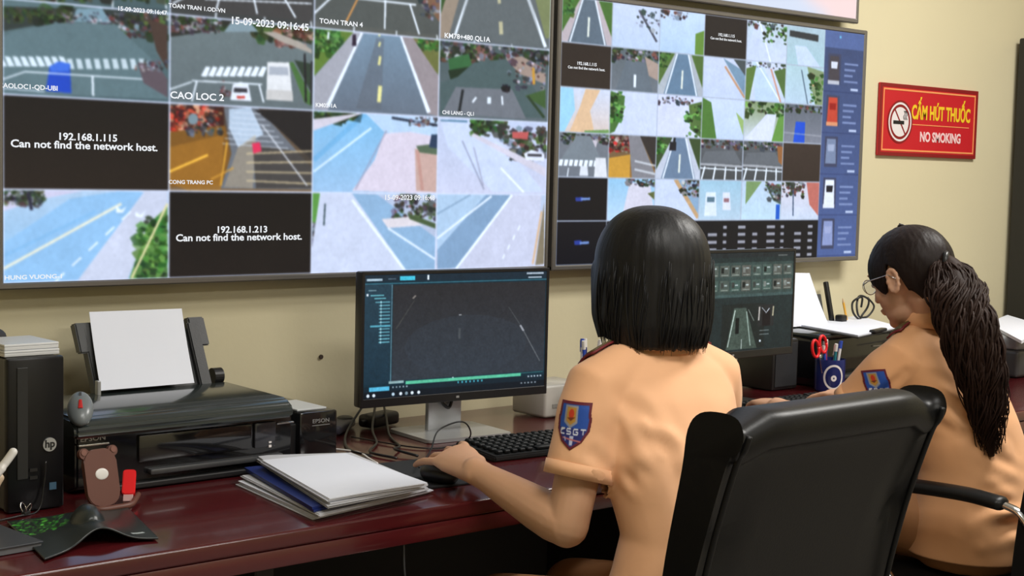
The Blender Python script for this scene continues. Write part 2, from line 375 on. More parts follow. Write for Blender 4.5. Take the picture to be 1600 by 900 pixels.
c = cell(1, 1); fill1(1, 1, (104, 118, 122), (96, 108, 114)); P(c, [(265, 18), (487, 34), (487, 70), (430, 52), (380, 42), (265, 58)], (40, 42, 40)); cv1.dots((265, 22, 350, 46), GREENS + CROWD, 60, 8, m1, c, seed=12); cv1.dots((395, 28, 487, 62), GREENS, 60, 9, m1, c, seed=13); cv1.dots((430, 46, 487, 72), [(120, 70, 60), (80, 50, 45), (150, 120, 110)], 25, 7, m1, c, seed=14)
P(c, [(362, 34), (390, 34), (404, 50), (350, 50)], (130, 150, 160)); cv1.dots((272, 36, 345, 52), CROWD, 24, 4, m1, c, seed=15); P(c, [(410, 50), (430, 50), (470, 66), (487, 78), (487, 84), (440, 66)], (170, 160, 150))
for k in range(9): x = 322 + k * 11; P(c, [(x, 104), (x + 7, 105), (x + 1, 120), (x - 8, 119)], W_)
P(c, [(418, 97), (452, 98), (458, 158), (416, 156)], (232, 228, 226)); P(c, [(421, 104), (450, 105), (451, 118), (420, 117)], (170, 175, 185)); P(c, [(418, 140), (457, 142), (458, 158), (416, 156)], (205, 200, 196)); 
P(c, [(364, 132), (376, 128), (388, 131), (393, 158), (360, 156)], (235, 235, 240)); P(c, [(366, 137), (386, 138), (387, 145), (365, 144)], (50, 50, 60)); P(c, [(370, 150), (383, 150), (383, 154), (370, 154)], (190, 60, 50)); cv1.dots((345, 126, 356, 150), CROWD, 8, 5, m1, c, seed=16)
P(c, [(452, 98), (458, 97), (487, 150), (487, 166), (476, 160)], (70, 110, 60)); P(c, [(460, 94), (487, 100), (487, 146)], (45, 60, 50)); cv1.line((476, 84), (478, 160), 3, (30, 30, 35), m1, c); cv1.line((487, 96), (486, 164), 3, (40, 40, 45), m1, c)
cv1.line((265, 140), (300, 128), 2, W_, m1, c); cv1.line((308, 126), (300, 158), 2.5, W_, m1, c); cv1.line((405, 132), (412, 160), 2.5, W_, m1, c); cv1.line((300, 126), (410, 132), 2, W_, m1, c)
c = cell(2, 1); fill1(2, 1, (118, 142, 164), (100, 112, 128)); P(c, [(490, 34), (560, 42), (488, 122)], (92, 122, 52)); cv1.dots((490, 40, 530, 80), LEAF, 40, 9, m1, c, seed=21); P(c, [(560, 42), (572, 44), (512, 172), (486, 170), (486, 126)], (165, 165, 175)); P(c, [(622, 48), (688, 58), (686, 118)], (104, 110, 60)); cv1.dots((645, 52, 688, 80), LEAF + [(110, 90, 60)], 36, 8, m1, c, seed=22); P(c, [(622, 48), (640, 52), (686, 120), (686, 182), (668, 178)], (150, 140, 145)); P(c, [(588, 60), (600, 60), (596, 172), (556, 170)], (92, 100, 112), alpha=.5)
cv1.line((569, 44), (512, 166), 3, W_, m1, c, wd2=6); cv1.line((623, 48), (670, 176), 3, W_, m1, c, wd2=6)
for y, h, w2 in ((52, 5, 3), (66, 7, 3), (88, 14, 4), (134, 26, 6)): cv1.line((594, y), (592, y + h), w2, (235, 225, 150), m1, c)
P(c, [(551, 54), (556, 54), (557, 72), (550, 72)], (40, 30, 50)); P(c, [(512, 50), (515, 50), (514, 62), (511, 62)], W_)
c = cell(3, 1); fill1(3, 1, (72, 90, 94), (92, 104, 112)); cv1.dots((688, 62, 857, 96), GREENS + CROWD, 90, 8, m1, c, seed=31); P(c, [(700, 92), (732, 84), (740, 110), (704, 122)], (50, 100, 60)); P(c, [(700, 110), (735, 104), (730, 120), (704, 126)], (25, 45, 30)); P(c, [(688, 130), (715, 120), (740, 98), (790, 92), (815, 100), (840, 150), (852, 185), (688, 180)], (74, 94, 98)); P(c, [(712, 136), (800, 140), (822, 186), (690, 178)], (110, 116, 126))
P(c, [(820, 150), (852, 140), (852, 170)], (60, 90, 50)); P(c, [(790, 92), (815, 88), (852, 108), (852, 132), (812, 116)], (160, 140, 130)); cv1.dots((795, 96, 852, 140), CROWD, 26, 5, m1, c, seed=33); cv1.line((833, 106), (834, 132), 4, (200, 150, 60), m1, c); cv1.line((723, 140), (717, 176), 4, (30, 35, 40), m1, c)
cv1.line((764, 152), (764, 162), 6, (235, 240, 245), m1, c); cv1.line((744, 152), (738, 160), 3, W_, m1, c); cv1.line((784, 150), (785, 164), 2.5, W_, m1, c); cv1.dots((784, 132, 796, 144), [(20, 20, 30)], 6, 4, m1, c, seed=34); cv1.line((824, 150), (850, 184), 4, (40, 60, 40), m1, c)
# row 3
fill1(0, 2, (24, 21, 20), (36, 29, 25))
c = cell(1, 2); fill1(1, 2, (70, 62, 58), (120, 96, 70)); P(c, [(265, 165), (350, 165), (350, 200), (265, 206)], (60, 30, 26)); cv1.dots((265, 166, 345, 208), [(170, 40, 30), (90, 30, 25), (200, 150, 120), (50, 35, 35), (220, 90, 60)], 70, 8, m1, c, seed=41); P(c, [(265, 206), (352, 196), (360, 240), (350, 290), (265, 292)], (122, 84, 34)); P(c, [(265, 230), (350, 210), (345, 300), (300, 300), (265, 285)], (160, 110, 40), alpha=.7)
P(c, [(350, 168), (400, 166), (432, 200), (487, 262), (487, 296), (345, 294), (362, 240)], (104, 110, 120)); P(c, [(358, 170), (392, 168), (412, 210), (372, 230), (358, 200)], (190, 205, 222), alpha=.9); P(c, [(372, 230), (400, 210), (395, 294), (350, 292)], (180, 160, 130), alpha=.5); P(c, [(398, 172), (487, 172), (487, 250), (430, 196)], (34, 32, 34)); P(c, [(395, 225), (487, 240), (487, 294), (400, 294)], (60, 56, 54), alpha=.8)
for k in range(7): cv1.line((366 - k * 3, 176 + k * 8), (408 + k * 7, 178 + k * 9), 1.8, (220, 225, 235), m1, c, .6)
for k in range(4): cv1.line((385, 240 + k * 14), (487, 236 + k * 17), 3, (210, 190, 150), m1, c, .7)
cv1.line((410, 196), (480, 290), 2.5, (230, 230, 235), m1, c, .7); cv1.line((265, 268), (325, 242), 3.5, (250, 190, 70), m1, c); cv1.line((355, 222), (345, 290), 3, (230, 170, 60), m1, c, .8); cv1.line((330, 280), (365, 262), 3, (220, 160, 60), m1, c, .7)
P(c, [(394, 224), (406, 222), (409, 236), (396, 240)], (220, 50, 90)); cv1.dots((290, 186, 345, 212), CROWD, 20, 5, m1, c, seed=43); cv1.disc((302, 186), 8, 9, (120, 140, 150), m1, c)
c = cell(2, 2); fill1(2, 2, (128, 186, 226), (158, 192, 224)); cv1.dots((490, 172, 560, 186), GREENS, 34, 9, m1, c, seed=51); P(c, [(490, 186), (570, 176), (490, 204)], (215, 205, 215)); P(c, [(570, 176), (684, 180), (684, 230), (640, 212), (600, 206)], (190, 212, 236)); P(c, [(600, 208), (642, 206), (684, 214), (684, 302), (550, 298), (585, 250)], (222, 208, 220))
P(c, [(648, 232), (684, 240), (684, 300), (650, 298)], (200, 166, 156)); P(c, [(650, 228), (684, 224), (684, 242), (655, 238)], (84, 104, 84)); cv1.line((604, 204), (555, 296), 3, (150, 150, 175), m1, c, .6); cv1.line((580, 200), (490, 268), 3, (225, 240, 252), m1, c); cv1.line((570, 178), (490, 250), 8, (98, 168, 218), m1, c, .5); cv1.line((612, 184), (684, 196), 4, (40, 50, 70), m1, c); cv1.dots((640, 180, 684, 196), CROWD, 16, 5, m1, c, seed=52); P(c, [(674, 210), (684, 210), (684, 232), (670, 230)], (40, 60, 90)); cv1.line((652, 235), (660, 298), 5, (190, 140, 130), m1, c, .7)
c = cell(3, 2); fill1(3, 2, (196, 204, 228), (206, 206, 226)); P(c, [(686, 184), (740, 190), (800, 240), (850, 300), (770, 300), (700, 230)], (206, 214, 236)); cv1.dots((735, 184, 790, 212), LEAF[:2] + GREENS, 34, 8, m1, c, seed=61); cv1.dots((785, 200, 852, 250), CROWD + GREENS, 46, 8, m1, c, seed=62); P(c, [(740, 208), (852, 262), (852, 276), (735, 212)], (214, 206, 218)); P(c, [(800, 206), (826, 206), (824, 218), (800, 216)], (190, 90, 90))
P(c, [(818, 240), (830, 234), (850, 240), (850, 252), (822, 250)], (235, 235, 245)); P(c, [(824, 240), (846, 241), (846, 245), (824, 244)], (50, 50, 60)); cv1.line((782, 262), (818, 300), 3, W_, m1, c); cv1.line((722, 220), (756, 296), 2.5, (130, 135, 160), m1, c, .6); cv1.line((740, 230), (755, 290), 2.5, (140, 140, 165), m1, c, .5); cv1.line((688, 188), (730, 190), 3, (90, 130, 160), m1, c)
# row 4
c = cell(0, 3); fill1(0, 3, (176, 200, 224), (140, 186, 222)); P(c, [(5, 292), (150, 294), (60, 312), (5, 330)], (206, 200, 222)); cv1.dots((5, 294, 70, 320), CROWD + GREENS, 50, 7, m1, c, seed=71); P(c, [(180, 294), (262, 296), (262, 330), (235, 350), (200, 436), (120, 440)], (204, 206, 222)); P(c, [(110, 310), (200, 296), (225, 300), (120, 440), (5, 442), (5, 380)], (146, 190, 228)); P(c, [(262, 322), (262, 436), (202, 436), (232, 350)], (92, 138, 70)); cv1.dots((215, 340, 262, 436), LEAF, 50, 9, m1, c, seed=72); cv1.line((262, 318), (206, 434), 3.5, (226, 214, 160), m1, c)
cv1.line((190, 318), (5, 420), 4, (240, 232, 205), m1, c); cv1.line((150, 330), (5, 400), 5, (120, 178, 224), m1, c, .4)
for k in range(5): a = (205 - k * 26, 330 + k * 24); cv1.line(a, (a[0] - 14, a[1] + 13), 2.5, W_, m1, c)
P(c, [(182, 322), (190, 328), (198, 322), (192, 332), (182, 332)], W_); P(c, [(212, 330), (220, 336), (228, 328), (222, 340), (212, 338)], W_); cv1.line((45, 300), (50, 328), 5, (40, 40, 60), m1, c)
fill1(1, 3, (22, 19, 18), (30, 25, 23)); c = cell(1, 3); cv1.disc((375, 345), 42, 46, (24, 20, 20), m1, c, .5)
c = cell(2, 3); fill1(2, 3, (188, 204, 226), (196, 200, 222)); P(c, [(487, 300), (500, 302), (500, 350), (487, 350)], (90, 150, 70)); cv1.dots((487, 350, 510, 388), CROWD, 24, 6, m1, c, seed=81); P(c, [(500, 302), (556, 302), (640, 424), (487, 428), (487, 390)], (206, 210, 228)); P(c, [(550, 302), (590, 304), (682, 372), (682, 420), (636, 424)], (142, 176, 208)); P(c, [(590, 304), (683, 310), (683, 372)], (184, 192, 214)); cv1.dots((616, 304, 683, 345), CROWD + GREENS, 46, 7, m1, c, seed=82); P(c, [(596, 342), (640, 338), (660, 352), (606, 356)], (228, 216, 218))
cv1.line((550, 312), (634, 424), 4, W_, m1, c, .9); cv1.line((606, 356), (682, 406), 3, W_, m1, c, .9); P(c, [(636, 332), (683, 350), (683, 358), (640, 342)], (70, 90, 60)); cv1.line((508, 318), (506, 352), 2.5, (60, 80, 90), m1, c)
c = cell(3, 3); fill1(3, 3, (186, 198, 220), (206, 204, 222)); P(c, [(682, 300), (760, 303), (683, 390)], (176, 200, 224)); P(c, [(760, 303), (806, 304), (720, 418), (683, 420), (683, 390)], (130, 160, 192)); P(c, [(798, 304), (846, 304), (836, 414), (716, 418)], (204, 204, 222)); cv1.line((800, 304), (712, 420), 3.5, W_, m1, c); cv1.line((768, 306), (683, 372), 3, W_, m1, c, .9); cv1.line((735, 304), (683, 334), 2.5, (110, 140, 170), m1, c, .6); P(c, [(850, 316), (850, 412), (836, 414)], (130, 120, 100)); cv1.line((846, 330), (832, 412), 3, (226, 170, 110), m1, c, .7)
for k in range(4): cv1.line((812 - k * 8, 352 + k * 15), (809 - k * 8, 359 + k * 15), 2, W_, m1, c)
cv1.grain(3); cv1.blur(3)

m2 = uvmap(T2); cv2 = Canvas(760, 430, (176, 184, 200)); SB = 0.848
def cell2(i, j, n=1): return (i * SB / 6 + .0012, j / 6 + .002, (i + n) * SB / 6 - .0012, (j + 1) / 6 - .002)
def mc(i, j, n=1):
    k = cell2(i, j, n); return (lambda x, y: (k[0] + x * (k[2] - k[0]), k[1] + y * (k[3] - k[1]))), k
def q2(i, j, pts, c, col2=None, n=1, alpha=1): mm, k = mc(i, j, n); cv2.poly(pts, c, mm, k, alpha, col2)
def full(i, j, c, c2=None, n=1): q2(i, j, [(0, 0), (1, 0), (1, 1), (0, 1)], c, c2, n)
def l2(i, j, a, b, wd, c, al=1, wd2=None): mm, k = mc(i, j); cv2.line(a, b, wd, c, mm, k, al, wd2)
def d2(i, j, bx, cols, n, size, seed): mm, k = mc(i, j); cv2.dots(bx, cols, n, size, mm, k, .9, seed)
def highway(i, j, road, side, grass):
    full(i, j, side); q2(i, j, [(0, 0), (.35, 0), (0, .8)], grass); q2(i, j, [(1, 0), (.72, 0), (1, .8)], grass)
    q2(i, j, [(.38, 0), (.66, 0), (.9, 1), (.12, 1)], road); l2(i, j, (.4, 0), (.16, 1), .03, W_); l2(i, j, (.65, 0), (.87, 1), .03, W_); l2(i, j, (.53, .4), (.52, .85), .04, (235, 235, 220)); d2(i, j, (0, 0, .2, .4), LEAF, 12, .07, i * 7 + j)
def bright(i, j, a, b, road, seed, grass=True):
    full(i, j, a, b); r = random.Random(seed)
    x0 = r.uniform(.1, .5); x1 = r.uniform(.3, .8); q2(i, j, [(x0, 0), (x0 + .2, 0), (x1 + .3, 1), (x1 - .4, 1)], road); l2(i, j, (x0 + .1, 0), (x1 + .25, 1), .03, W_)
    if grass: q2(i, j, [(.8, 0), (1, 0), (1, 1), (.9, 1)], r.choice(LEAF)); d2(i, j, (.75, 0, 1, .4), GREENS + LEAF, 12, .06, seed)
    d2(i, j, (0, 0, 1, .14), GREENS + CROWD, 12, .06, seed + 1)
PALE = (214, 220, 238); SKY = (170, 205, 232)
highway(0, 0, (92, 108, 124), (190, 176, 180), (70, 110, 50))
full(1, 0, (206, 214, 234), (196, 210, 232)); l2(1, 0, (.55, .1), (.95, .8), .05, (80, 84, 100)); d2(1, 0, (.5, .1, 1, .6), [(60, 70, 80), (150, 150, 170)], 16, .05, 3)
full(2, 0, (200, 216, 238), (186, 208, 232)); q2(2, 0, [(.8, .5), (1, .4), (1, 1), (.8, 1)], (100, 140, 60)); d2(2, 0, (0, 0, .6, .2), CROWD, 14, .06, 5)
full(3, 0, (38, 33, 32)); bright(4, 0, (190, 205, 215), PALE, (206, 214, 236), 4, False); d2(4, 0, (.4, .1, 1, .5), LEAF + GREENS, 20, .07, 8); full(5, 0, (176, 196, 206), (176, 206, 214)); q2(5, 0, [(.2, .5), (.5, .5), (.9, 1), (.3, 1)], (206, 218, 236)); q2(5, 0, [(.05, .12), (.82, .16), (.82, .34), (.05, .28)], (52, 56, 60))
full(0, 1, (42, 34, 31), (48, 40, 36))
full(1, 1, (92, 104, 112), (110, 118, 128)); d2(1, 1, (0, 0, 1, .3), GREENS + CROWD, 36, .07, 11); q2(1, 1, [(.3, .3), (.7, .3), (.9, 1), (.1, 1)], (100, 112, 124)); q2(1, 1, [(.7, .15), (1, .3), (1, .7), (.8, .6)], (170, 150, 140)); l2(1, 1, (.5, .6), (.5, .9), .05, W_)
highway(2, 1, (100, 128, 156), (176, 182, 190), (80, 110, 56))
full(3, 1, (206, 212, 232), (200, 210, 232)); q2(3, 1, [(.45, 0), (1, .3), (1, .9)], (120, 150, 176)); q2(3, 1, [(.7, 0), (1, 0), (1, .4)], (70, 80, 84)); l2(3, 1, (.5, .2), (1, .95), .05, (196, 150, 120))
bright(4, 1, PALE, (200, 210, 232), (196, 214, 236), 14, False); q2(4, 1, [(0, .2), (.25, .1), (.1, 1), (0, 1)], (90, 120, 60)); q2(4, 1, [(.7, .2), (1, .1), (1, .9)], (80, 110, 60)); l2(4, 1, (.62, .15), (.9, 1), .04, (206, 150, 130))
full(5, 1, (180, 206, 212), (190, 210, 226)); q2(5, 1, [(.55, 0), (1, .1), (1, 1), (.8, 1)], (130, 150, 110)); d2(5, 1, (.65, .2, 1, 1), LEAF + [(190, 160, 120)], 16, .09, 15); l2(5, 1, (.4, .1), (.6, 1), .03, (90, 110, 130))
full(0, 2, (210, 214, 230), (220, 200, 190)); q2(0, 2, [(0, 0), (.25, 0), (.3, .5), (.1, 1), (0, 1)], (160, 210, 236)); q2(0, 2, [(.5, 0), (.8, 0), (.6, .5), (.7, 1), (.2, 1), (.4, .4)], (226, 188, 150)); l2(0, 2, (.5, 1), (1, .95), .08, (110, 150, 90))
full(1, 2, (210, 216, 236)); q2(1, 2, [(0, 0), (.3, .1), (.28, .5), (.1, .95), (0, 1)], (70, 112, 56)); d2(1, 2, (0, 0, .25, .7), LEAF, 18, .09, 17)
full(2, 2, (216, 218, 240)); d2(2, 2, (0, 0, .8, .2), CROWD, 20, .05, 18); q2(2, 2, [(.7, .2), (1, .1), (1, 1), (.75, .8)], (80, 110, 60)); d2(2, 2, (.65, .2, 1, 1), LEAF, 16, .08, 19)
full(3, 2, (206, 216, 240), (200, 214, 240)); q2(3, 2, [(0, 0), (.2, .1), (.35, 1), (0, 1)], (76, 120, 56)); q2(3, 2, [(.8, .3), (1, .5), (1, .9)], (150, 180, 110))
full(4, 2, (130, 150, 110), (216, 220, 232)); d2(4, 2, (0, 0, 1, .35), LEAF + GREENS, 30, .08, 21); q2(4, 2, [(.55, .3), (.8, .3), (.7, 1), (0, 1)], (222, 224, 240)); q2(4, 2, [(.85, .4), (1, .3), (1, 1), (.7, 1)], (100, 150, 70))
full(5, 2, (96, 104, 116), (128, 132, 146)); d2(5, 2, (0, 0, 1, .2), GREENS + CROWD, 20, .07, 22); q2(5, 2, [(.3, .45), (.55, .45), (.55, 1), (.25, 1)], (30, 80, 210)); l2(5, 2, (0, .75), (1, .8), .04, (180, 180, 190), .5)
full(0, 3, (112, 118, 128), (110, 118, 130)); d2(0, 3, (0, 0, 1, .22), GREENS + CROWD, 30, .07, 23); q2(0, 3, [(.35, .05), (.62, .05), (.9, .7), (0, .7)], (120, 130, 140))
for k in range(9): q2(0, 3, [(.02 + k * .1, .62), (.09 + k * .1, .62), (.07 + k * .1, .76), (.0 + k * .1, .76)], W_)
q2(0, 3, [(.74, .55), (.95, .55), (.99, 1), (.72, 1)], (226, 224, 226)); q2(0, 3, [(.44, .75), (.58, .75), (.6, .98), (.42, .98)], (225, 225, 230)); l2(0, 3, (.2, .8), (.18, 1), .02, W_)
full(1, 3, (90, 80, 70), (150, 110, 60)); d2(1, 3, (0, 0, .5, .4), [(170, 40, 40), (60, 30, 30), (200, 180, 170)], 26, .07, 24); q2(1, 3, [(.4, 0), (.65, 0), (1, .9), (1, 1), (.5, 1)], (130, 130, 138)); q2(1, 3, [(.65, 0), (1, 0), (1, .8)], (50, 46, 46)); q2(1, 3, [(0, .55), (.45, .45), (.45, 1), (0, 1)], (200, 150, 60)); l2(1, 3, (.55, .6), (1, .7), .05, W_, .6); l2(1, 3, (.55, .8), (1, .9), .05, W_, .6)
highway(2, 3, (106, 128, 156), (196, 200, 214), (56, 76, 46)); q2(2, 3, [(.3, .1), (.44, .1), (.44, .32), (.28, .32)], (30, 30, 40)); l2(2, 3, (.4, 0), (.38, .2), .05, (26, 30, 36))
for i in (3, 4):
    full(i, 3, (92, 98, 106), (70, 74, 78)); d2(i, 3, (0, 0, 1, .2), GREENS + CROWD, 24, .07, 25 + i); l2(i, 3, (0, .62), (1, .66), .06, (170, 172, 178)); q2(i, 3, [(.1, .3), (.8, .25), (1, .6), (0, .6)], (100, 106, 114))
    for x in (.1, .35, .6, .85): l2(i, 3, (x, .68), (x - .08 + .1 * x, 1), .035, W_)
    l2(i, 3, (0, .72), (1, .76), .03, W_)
q2(4, 3, [(.85, .1), (1, .1), (1, .6), (.9, .5)], (150, 100, 60)); full(5, 3, (58, 48, 44), (52, 42, 38))
full(0, 4, (16, 15, 20)); q2(0, 4, [(.35, .46), (.5, .45), (.5, .55), (.36, .55)], (40, 60, 150)); full(0, 5, (14, 14, 22)); q2(0, 5, [(.35, .44), (.5, .43), (.5, .54), (.36, .54)], (40, 60, 150))
full(1, 4, (150, 196, 228), (190, 214, 234)); q2(1, 4, [(.45, .1), (.9, .1), (1, .8), (.3, 1)], (216, 210, 222)); d2(1, 4, (.4, 0, 1, .15), CROWD + GREENS, 18, .06, 31); q2(1, 4, [(.85, .35), (1, .3), (1, .5)], (90, 100, 60))
full(2, 4, (206, 214, 236)); q2(2, 4, [(.4, 0), (1, 0), (1, .85)], (140, 170, 200)); l2(2, 4, (.45, 0), (1, .95), .09, (196, 160, 120)); d2(2, 4, (.6, 0, 1, .4), CROWD + GREENS, 18, .07, 32)
full(3, 4, (160, 196, 216), (186, 206, 222)); q2(3, 4, [(.15, .3), (.38, .3), (.42, .9), (.12, .9)], (226, 232, 240)); q2(3, 4, [(.18, .42), (.36, .42), (.36, .55), (.18, .55)], (90, 120, 140)); q2(3, 4, [(.55, .3), (.72, .3), (.76, .75), (.56, .75)], (226, 226, 236)); q2(3, 4, [(.58, .45), (.71, .45), (.71, .55), (.58, .55)], (150, 110, 120))
full(4, 4, (190, 206, 226), (196, 220, 232)); q2(4, 4, [(.1, 0), (.5, 0), (.1, .6)], (120, 150, 100)); q2(4, 4, [(.6, .1), (1, .1), (1, .6), (.8, .5)], (70, 90, 84)); d2(4, 4, (.6, 0, 1, .5), GREENS + CROWD, 20, .07, 33); q2(4, 4, [(.88, .6), (.98, .6), (.98, 1), (.88, 1)], (30, 90, 200))
full(5, 4, (216, 206, 216), (206, 214, 230)); q2(5, 4, [(.65, 0), (1, 0), (1, .9), (.75, .6)], (190, 110, 100)); d2(5, 4, (0, 0, .6, .4), GREENS + CROWD, 22, .07, 34); l2(5, 4, (.3, .2), (.32, .9), .03, (60, 80, 110))
k = (SB / 6 + .001, 5 / 6 + .002, SB, 1); cv2.poly([(k[0], k[1]), (k[2], k[1]), (k[2], k[3]), (k[0], k[3])], (16, 16, 22))
for rr in range(5):
    for cc in range(14):
        u = k[0] + .012 + cc * (k[2] - k[0]) / 14; v = k[1] + .02 + rr * .031; wd = [.026, .012, .03, .018][(cc * 3) % 4]
        if rr != 0 or cc % 3: cv2.poly([(u, v), (u + wd, v), (u + wd, v + .013), (u, v + .013)], (178, 178, 190), None, None, .85)
cv2.poly([(SB, 0), (1, 0), (1, 1), (SB, 1)], (60, 74, 112), None, None, 1, (76, 96, 150)); cv2.poly([(SB, 0), (1, 0), (1, .075), (SB, .075)], (84, 104, 156)); cv2.poly([(SB + .055, .02), (SB + .062, .02), (SB + .062, .03), (SB + .055, .03)], (110, 190, 230))
for n, (bc, tc) in enumerate([((70, 66, 74), (222, 222, 230)), ((196, 70, 52), (150, 30, 26)), ((120, 134, 164), (160, 170, 196)), ((236, 236, 240), (30, 30, 40)), ((140, 152, 196), (160, 168, 206))]):
    y = .10 + n * .182; x = SB + .014
    cv2.poly([(x, y), (x + .05, y), (x + .05, y + .135), (x, y + .135)], (62, 68, 96)); cv2.poly([(x + .008, y + .01), (x + .042, y + .01), (x + .045, y + .12), (x + .004, y + .12)], bc); cv2.poly([(x + .012, y + .035), (x + .038, y + .035), (x + .036, y + .065), (x + .013, y + .065)], tc); 
    if n in (0, 1, 3): cv2.poly([(x + .002, y + .118), (x + .046, y + .118), (x + .046, y + .135), (x + .002, y + .135)], [(190, 190, 200), (224, 150, 110), (230, 230, 236)][min(n, 2)])
    for t in range(4): cv2.line((SB + .078, y + .04 + t * .026), (SB + .132 - .01 * (t % 3), y + .04 + t * .026), .009, (130, 146, 190), None, None, .9)
    cv2.line((SB + .105, y + .152), (SB + .135, y + .152), .010, (190, 200, 226)); cv2.line((SB, y + .166), (1, y + .166), .002, (40, 52, 96))
for j in (4, 5): cv2.poly([(.066, (j + .47) / 6), (.092, (j + .46) / 6), (.092, (j + .52) / 6), (.066, (j + .53) / 6)], (110, 140, 200))
cv2.grain(4); cv2.blur(2)

scr = screen_mat('lit video screen', 1.14)
def emis(name, rgb, s=1.0):
    if name in MATS: return MATS[name]
    m = bpy.data.materials.new(name); m.use_nodes = True; b = m.node_tree.nodes['Principled BSDF']; b.inputs['Base Color'].default_value = (0, 0, 0, 1)
    b.inputs['Emission Color'].default_value = (*rgb, 1); b.inputs['Emission Strength'].default_value = s; MATS[name] = m; return m
scr_white = emis('lit white caption', (0.85, 0.88, 0.92)); scr_blue = emis('lit pale blue caption', (0.25, 0.6, 0.85))
bez = mat('grey metal bezel', (0.20, 0.19, 0.18), 0.35, metal=0.6); blackp = mat('black plastic', (0.012, 0.012, 0.013), 0.38, bump=0.05, bscale=300); silver = mat('silver plastic', (0.45, 0.46, 0.47), 0.3, metal=0.5)
def tv(T, cv, label, name='wall_mounted_display', texts=(), bezel=(.010, .013)):
    X0, Z0, X1, Z1 = T; r = thing(name, label, 'screen', ((X0 + X1) / 2, 0, Z0 - bezel[1])); ox, oz = r.location.x, r.location.z
    me = color_mesh('display_panel', cv, lambda U, V: np.stack([X0 + U * (X1 - X0) - ox, np.full_like(U, 0.0), Z1 - V * (Z1 - Z0) - oz], -1))
    bm = BM(); bm.from_mesh(me); 
    for s, x, z, size, mi, al, sx in texts: text_bm(bm, s, Matrix.Translation((x - ox, -0.0012, z - oz)) @ Matrix.Rotation(PI / 2, 4, 'X'), size, mi, al, 0.0, sx, size * .024)
    me2 = bpy.data.meshes.new('display_panel'); bm.to_mesh(me2); bm.free(); o = obj('display_panel', me2, [scr, scr_white, scr_blue], r)
    bm = BM(); bx, bz = bezel
    for c, s in (((X0 - bx / 2, 0), (bx, Z1 - Z0 + 2 * bz)), ((X1 + bx / 2, 0), (bx, Z1 - Z0 + 2 * bz))): box(bm, (c[0] - ox, 0.008, (Z0 + Z1) / 2 - oz), (s[0], 0.022, s[1]), 0.003, 1)
    for z in (Z0 - bz / 2, Z1 + bz / 2): box(bm, ((X0 + X1) / 2 - ox, 0.0081, z - oz), (X1 - X0 + 2 * bx, 0.0218, bz), 0.003, 1)
    obj('bezel', bm, bez, r)
    bm = BM(); box(bm, ((X0 + X1) / 2 - ox, 0.031, (Z0 + Z1) / 2 - oz), (X1 - X0 + bx, 0.024, Z1 - Z0 + bz), 0.004, 1); obj('back_cover', bm, blackp, r)
    bm = BM(); box(bm, ((X0 + X1) / 2 - ox, 0.051, (Z0 + Z1) / 2 - oz), (0.5, 0.016, 0.3)); obj('wall_bracket', bm, blackp, r)
    return r
def tp(px, py): p = atY(px, py, 0.0); return p.x, p.z
tx = []
def cap(s, px, py, size, mi=1, al='CENTER', sx=1.15): x, z = tp(px, py); tx.append((s, x, z, size, mi, al, sx))
cap('192.168.1.115', 137, 215, .0205); cap('Can not find the network host.', 135, 228, .0215, sx=1.2)
cap('192.168.1.213', 378, 359, .0205); cap('Can not find the network host.', 376, 371, .0215, sx=1.2)
cap('15-09-2023 09:16:45', 422, 38, .0225, sx=1.1); cap('15-09-2023 09:16:47', 222, 17, .0125, sx=1.1)
cap('CAO LOC 2', 308, 151, .0210, sx=1.2); cap('CAOLOC1-QD-UBI', 44, 136, .0135, sx=1.1); cap('TOAN TRAN 1.OD-VN', 308, 13, .0125, sx=1.1); cap('CONG TRANG PC', 298, 285, .0115)
cap('HUNG VUONG-1', 53, 433, .0125, sx=1.3); cap('KM78+480 QL1A', 730, 59, .0170, sx=1.2); cap('TOAN TRAN 4', 533, 36, .0155, sx=1.2); cap('KM02-1A', 509, 165, .0130)
cap('15-09-2023 09:16:48', 640, 309, .0170, sx=1.1); cap('CHI LANG - QL1', 716, 177, .0130, sx=1.1)
tv(T1, cv1, 'large wall display left of the others, mosaic of sixteen road camera views', texts=tx, bezel=(.012, .014))
tx = []
for i, j, s in ((0, 1, '192.168.1.115'), (3, 0, '192.168.1.115')):
    k = cell2(i, j); x = T2[0] + (k[0] + k[2]) / 2 * (T2[2] - T2[0]); z = T2[3] - (k[1] + .45 * (k[3] - k[1])) * (T2[3] - T2[1]); tx += [(s, x, z, .012, 1, 'CENTER', 1.1), ('Can not find the network host.', x, z - .012, .010, 1, 'CENTER', 1.1)]
tv(T2, cv2, 'wall display on the right with many tiny camera tiles and a blue sidebar', texts=tx, bezel=(.016, .014))
cv3 = Canvas(60, 40, (226, 228, 240)); cv3.poly([(.6, 0), (1, 0), (1, 1), (.8, 1)], (240, 214, 214)); cv3.poly([(.0, .9), (.7, .86), (.9, 1), (0, 1)], (206, 216, 236)); cv3.blur(2)
tv((0.02, 1.889, 1.322, 2.62), cv3, 'upper wall display cut off by the top edge, showing a pale picture', bezel=(.013, .015))

